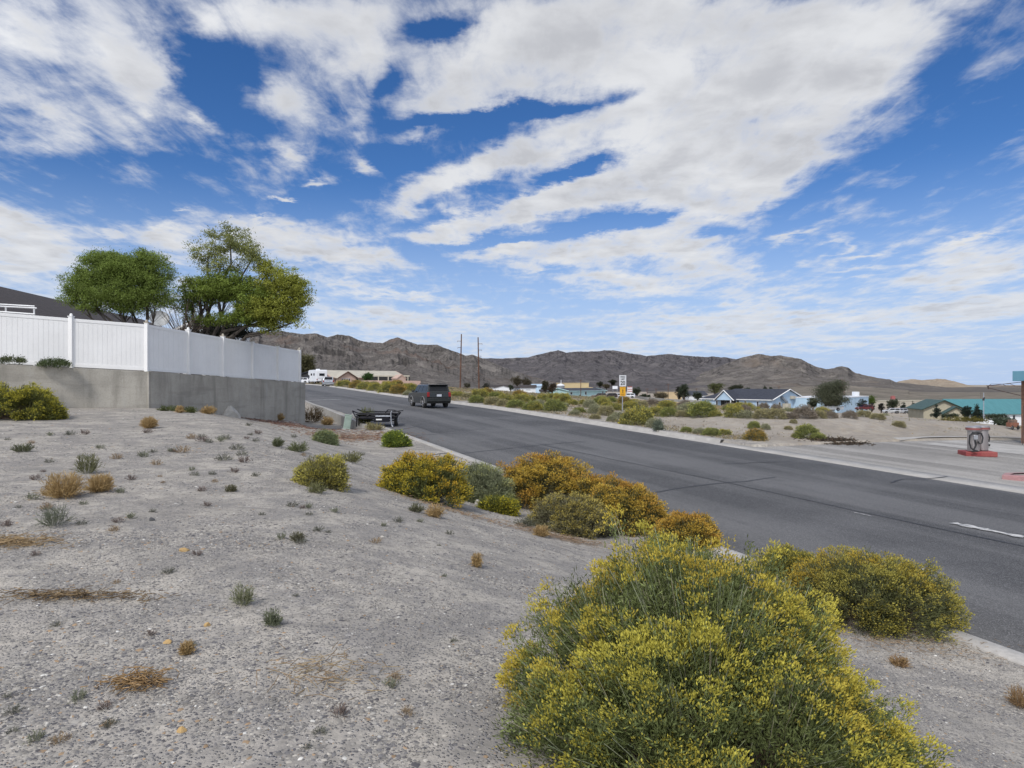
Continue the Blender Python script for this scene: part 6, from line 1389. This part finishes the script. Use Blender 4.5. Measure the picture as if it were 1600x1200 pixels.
# ------------------------------------------------------------------ loose gravel
def gravel(n, y0, y1, seed, s0, s1):
    rng = np.random.RandomState(seed); Y = y0 * (y1 / y0) ** rng.rand(n); Xr = rng.uniform(-.80, .80, n) * Y; s, t = st(Xr, Y); k = (t < 8.1); k &= ~((np.hypot((Xr - 1.1) / 1.2, (Y - 3.3) / .9) < .8))
    pn = vn(Xr * 1.3 + 40, Y * 1.3 + 40) * .6 + vn(Xr * 4 + 9, Y * 4 + 3) * .4; k &= rng.rand(n) < np.clip((pn - .25) * 2.6, .12, 1); Xr, Y = Xr[k], Y[k]; n = len(Y)
    r = s0 * (s1 / s0) ** (rng.rand(n) ** 2.6); Z = ground(Xr, Y, False); rx = r * rng.uniform(.8, 1.5, n); ry = r * rng.uniform(.6, 1.2, n); rz_ = r * rng.uniform(.25, .55, n)
    base = np.array([(1, 0, 0), (.25, 1, .1), (-.9, .35, 0), (-.5, -.8, .1), (.6, -.75, 0), (.15, .1, 1), (-.25, -.2, .85)]); V = np.tile(base[None], (n, 1, 1)) * (1 + rng.uniform(-.25, .25, (n, 7, 3)))
    V = V * np.stack([rx, ry, rz_], 1)[:, None]; a = rng.uniform(0, 6.283, n); c, s_ = np.cos(a)[:, None], np.sin(a)[:, None]
    x = V[..., 0] * c - V[..., 1] * s_; y = V[..., 0] * s_ + V[..., 1] * c; V = np.stack([x + Xr[:, None], y + Y[:, None], V[..., 2] + Z[:, None]], -1).reshape(-1, 3)
    T = np.array([(0, 1, 5), (1, 2, 6), (1, 6, 5), (2, 3, 6), (3, 4, 6), (4, 5, 6), (4, 0, 5)]); Fq = (np.arange(n)[:, None, None] * 7 + T[None]).reshape(-1, 3)
    g = rng.choice(7, n, p=[.31, .26, .19, .11, .08, .015, .035]); pal = np.array([(.235, .22, .20), (.165, .158, .155), (.33, .31, .275), (.42, .39, .34), (.11, .105, .11), (.62, .60, .55), (.34, .24, .15)])
    C = pal[g] * rng.uniform(.75, 1.2, (n, 1)); return V, Fq, np.repeat(C, 7, 0)
parts = [gravel(150000, 2.3, 6.5, 1, .0035, .015), gravel(80000, 6, 14, 2, .006, .020), gravel(26000, 12, 30, 3, .011, .034), gravel(500, 2.4, 9, 4, .012, .030)]
V, Fq, C = cat(parts); g_ = np_mesh('gravel', V, Fq, [M_TWIG], cols=np.clip(C, 0, 1)); tag(g_, 'loose grey gravel strewn over the near lot', kind='stuff')

# ------------------------------------------------------------------ brush field across the road
kinds = {'Y': ('yellow-green', (.25, .255, .095), (.48, .44, .10), (.48, .38, .06), .9), 'G': ('green', (.19, .215, .075), (.36, .36, .09), None, .6), 'O': ('orange-topped', (.20, .18, .075), (.48, .32, .06), (.44, .26, .05), .8),
         'L': ('dull olive', (.29, .265, .15), (.42, .37, .17), None, .5), 'P': ('pale grey-green', (.30, .30, .19), (.38, .38, .2), None, .3), 'D': ('greyish brown', (.25, .21, .165), (.3, .26, .2), None, .2)}
far_p = {}
for ki, (k, (nm, leaf, fl, fl2, ff)) in enumerate(kinds.items()):
    for v in range(2):
        o = rabbitbrush('rabbitbrush', (0, 0, 0), lobesof(1.0, .9, .62, 6, 400 + ki * 3 + v), 500 + ki * 3 + v, 620, leaf=leaf, flower=fl, flower2=fl2, ffrac=ff, nleaf=12, nfl=7, lsz=.075, lw=.016, fsz=.035, fw=.026, spread=.036, one=True)
        far_p[(k, v)] = o
FB = [(530, 605, 22, 'Y'), (548, 607, 20, 'O'), (562, 609, 22, 'Y'), (578, 611, 22, 'Y'), (597, 615, 32, 'Y'), (613, 616, 26, 'O'), (628, 618, 16, 'P'), (640, 613, 24, 'Y'), (585, 604, 16, 'L'), (605, 606, 18, 'Y'), (620, 607, 20, 'O'), (545, 600, 14, 'L'), (560, 602, 14, 'G'), (640, 604, 10, 'D'),
 (712, 632, 24, 'G'), (730, 622, 18, 'L'), (716, 620, 20, 'Y'), (750, 622, 26, 'Y'), (760, 620, 22, 'O'), (755, 634, 24, 'L'), (771, 637, 20, 'L'), (790, 628, 24, 'Y'), (779, 622, 18, 'Y'), (793, 639, 28, 'G'), (812, 623, 22, 'O'), (806, 632, 14, 'O'), (800, 644, 22, 'G'), (813, 644, 20, 'Y'), (825, 641, 26, 'G'), (828, 627, 18, 'Y'), (842, 634, 18, 'P'), (848, 628, 18, 'Y'),
 (866, 643, 32, 'G'), (875, 630, 18, 'O'), (893, 633, 20, 'Y'), (905, 645, 18, 'G'), (882, 636, 14, 'P'), (922, 637, 20, 'P'), (930, 647, 24, 'P'), (945, 634, 20, 'Y'), (912, 632, 14, 'Y'), (906, 658, 16, 'L'), (932, 662, 17, 'P'), (898, 649, 16, 'P'), (960, 641, 24, 'Y'), (948, 650, 24, 'L'), (968, 668, 48, 'Y'), (991, 672, 24, 'P'), (985, 641, 26, 'Y'), (1002, 658, 34, 'G'), (1000, 640, 24, 'L'), (955, 629, 16, 'G'), (975, 631, 18, 'O'), (990, 632, 18, 'Y'), (940, 626, 16, 'L'),
 (1052, 679, 18, 'G'), (1072, 681, 20, 'P'), (1091, 685, 26, 'G'), (1113, 681, 18, 'L'), (1132, 680, 20, 'Y'), (1180, 689, 32, 'O'), (1178, 670, 18, 'G'), (1196, 672, 14, 'P'), (1026, 651, 26, 'Y'), (1047, 651, 26, 'G'), (1069, 652, 22, 'L'), (1098, 653, 42, 'G'), (1118, 651, 18, 'Y'), (1148, 653, 28, 'Y'), (1166, 654, 26, 'P'), (1192, 655, 28, 'L'), (1214, 655, 26, 'L'), (1234, 655, 22, 'D'), (1256, 655, 34, 'D'), (1280, 654, 20, 'L'),
 (1297, 654, 24, 'D'), (1327, 654, 20, 'D'), (1350, 652, 22, 'L'), (1372, 656, 20, 'L'), (1142, 639, 22, 'D'), (1192, 641, 18, 'D'), (1213, 642, 16, 'D'), (1240, 641, 22, 'L'), (1165, 643, 16, 'D'), (1262, 686, 34, 'G'), (1278, 688, 24, 'G'), (1246, 684, 18, 'L'), (1232, 672, 12, 'L'), (1405, 668, 18, 'L'), (1240, 662, 10, 'L'), (1040, 637, 20, 'D'), (1070, 638, 22, 'D'), (1100, 640, 22, 'D'), (1020, 634, 22, 'D')]
rnd = random.Random(77); FB = [(a, b, c, d, 1) for a, b, c, d in FB]
tries = 0
while len(FB) < 285 and tries < 9000:
    tries += 1; s = rnd.uniform(26, 215) ; t = 22.4 + 120 * rnd.random() ** 1.4; x, y = xy(s, t); p = (x / y * F + 800) if y > 5 else -1
    if not (505 < p < 1420): continue
    Yd = y
    if s < 40 and 24 < t < 60: 
        if rnd.random() < .92: continue
    if p > 1400 or (p > 1020 and s < 37): continue
    z = gz(x, y); py = 600 - (z - EYE) / Yd * F
    if p < 660 and py < 602.5: continue
    near = Yd < 75; kd = rnd.choice('YYGLPOYP') if Yd < 95 else rnd.choice('LDDPLDYP')
    FB.append((p, py, (rnd.uniform(.7, 1.7) if Yd < 85 else rnd.uniform(.5, 1.05)) / Yd * F, kd, 0, x, y))
used = set(); FLD = []
names = {'Y': 'rounded yellow-green brush in the field across the road', 'G': 'rounded green brush in the field across the road', 'O': 'orange-topped brush in the field across the road', 'L': 'dull olive brush in the field across the road', 'P': 'pale grey-green brush in the field across the road', 'D': 'greyish brown dry brush in the field across the road'}
special = {(968, 668): 'large yellow-green bush at the foot of the speed limit sign post', (991, 672): 'pale bush leaning against the large one below the speed limit sign', (1180, 689): 'orange bush alone on the gravel bank by the far kerb', (1098, 653): 'largest green bush on the skyline of the gravel bank', (1262, 686): 'low bright green bush beside the dark brush pile', (1091, 685): 'bright green bush closest to the far kerb left of the orange one', (866, 643): 'dark green rounded bush alone before a bare patch in the field'}
for i, q in enumerate(FB):
    px, py, w, kd = q[:4]; v = rnd.randint(0, 1); pr = far_p[(kd, v)]
    if (kd, v) in used: o = pr.copy(); COL.objects.link(o)
    else: o = pr; used.add((kd, v))
    if q[4]: p = onground(px, py, 20); x, y = p.x, p.y
    else: x, y = q[5], q[6]
    if st(x, y)[1] < 21.9: x, y = xy(st(x, y)[0], 22.0)
    sz = w * y / F * 1.22; x, y = x * (1 + sz * .35 / y), y + sz * .35
    o.location = (x, y, gz(x, y) - .03 * sz); o.rotation_euler = (0, 0, rnd.uniform(0, 6)); hh_ = rnd.uniform(.85, 1.25)
    o.scale = (sz, sz, sz * hh_ * .78)
    sp_ = special.get((px, py)); tag(o, sp_ or 'bush', 'shrub', 'brush field bushes across the road')
    if not sp_:
        dep = 'near the far kerb' if st(x, y)[1] < 30 else ('in mid field' if y < 105 else 'near the far houses')
        colm = 'below the pink house' if px < 690 else ('left of the sign' if px < 970 else ('between sign and blue house' if px < 1110 else 'on the right'))
        FLD.append((kinds[kd][0] + ' bush ' + dep + ', ' + colm, px, o))
for k, o in far_p.items():
    if k not in used: bpy.data.objects.remove(o)
# low dry cover between them
rng = np.random.RandomState(31); n = 60000; s = 24 + 190 * rng.rand(n) ** 1.5; t = 21.8 + 130 * rng.rand(n) ** 1.6; x, y = xy(s, t); k = (y > 8) & (np.abs(x / y) < .8); k &= ~((s < 36) & (t > 24) & (t < 50) & (rng.rand(n) < .9)); k &= (vn(x * .25 + 9, y * .25) + .35 * vn(x * .9, y * .9) > .55); x, y = x[k], y[k]; n = len(x)
P = np.stack([x, y, ground(x, y, False) - .02], 1); sc = np.clip(y / 60, .6, 2.2)
V, Fq = blades(np.repeat(P, 4, 0) + rng.normal(size=(4 * n, 3)) * [.15, .15, 0] * np.repeat(sc, 4)[:, None], rng.normal(size=(4 * n, 3)) * [.6, .6, .2] + [0, 0, .8], .16 * np.repeat(sc, 4) * rng.uniform(.5, 1.5, 4 * n), .05 * np.repeat(sc, 4), rng)
pal = np.array([(.38, .28, .15), (.30, .24, .15), (.22, .20, .12), (.18, .16, .12), (.26, .25, .14)]); C = np.repeat(pal[rng.randint(0, 5, n)] * rng.uniform(.8, 1.2, (n, 1)), 16, 0)
o = np_mesh('dry_ground_cover', V, Fq, [M_LEAF], cols=np.clip(C, 0, 1)); tag(o, 'low dry grass and litter between the bushes across the road', kind='stuff')

# every repeat says which one it is
ORD = 'first second third fourth fifth sixth seventh eighth ninth tenth eleventh twelfth thirteenth fourteenth fifteenth sixteenth seventeenth eighteenth nineteenth twentieth'.split()
def ordinals(lst):
    gr = {}
    for lab, px, o in lst: gr.setdefault(lab, []).append((px, o))
    for lab, m in gr.items():
        m.sort(key=lambda q: q[0])
        for i, (px, o) in enumerate(m):
            if len(m) == 1: o['label'] = lab
            elif i == len(m) - 1: o['label'] = lab + ', rightmost'
            else: o['label'] = lab + (', leftmost' if i == 0 else ', ' + ORD[min(i, 19)] + ' from left')
ordinals(FLD); ordinals(WD)
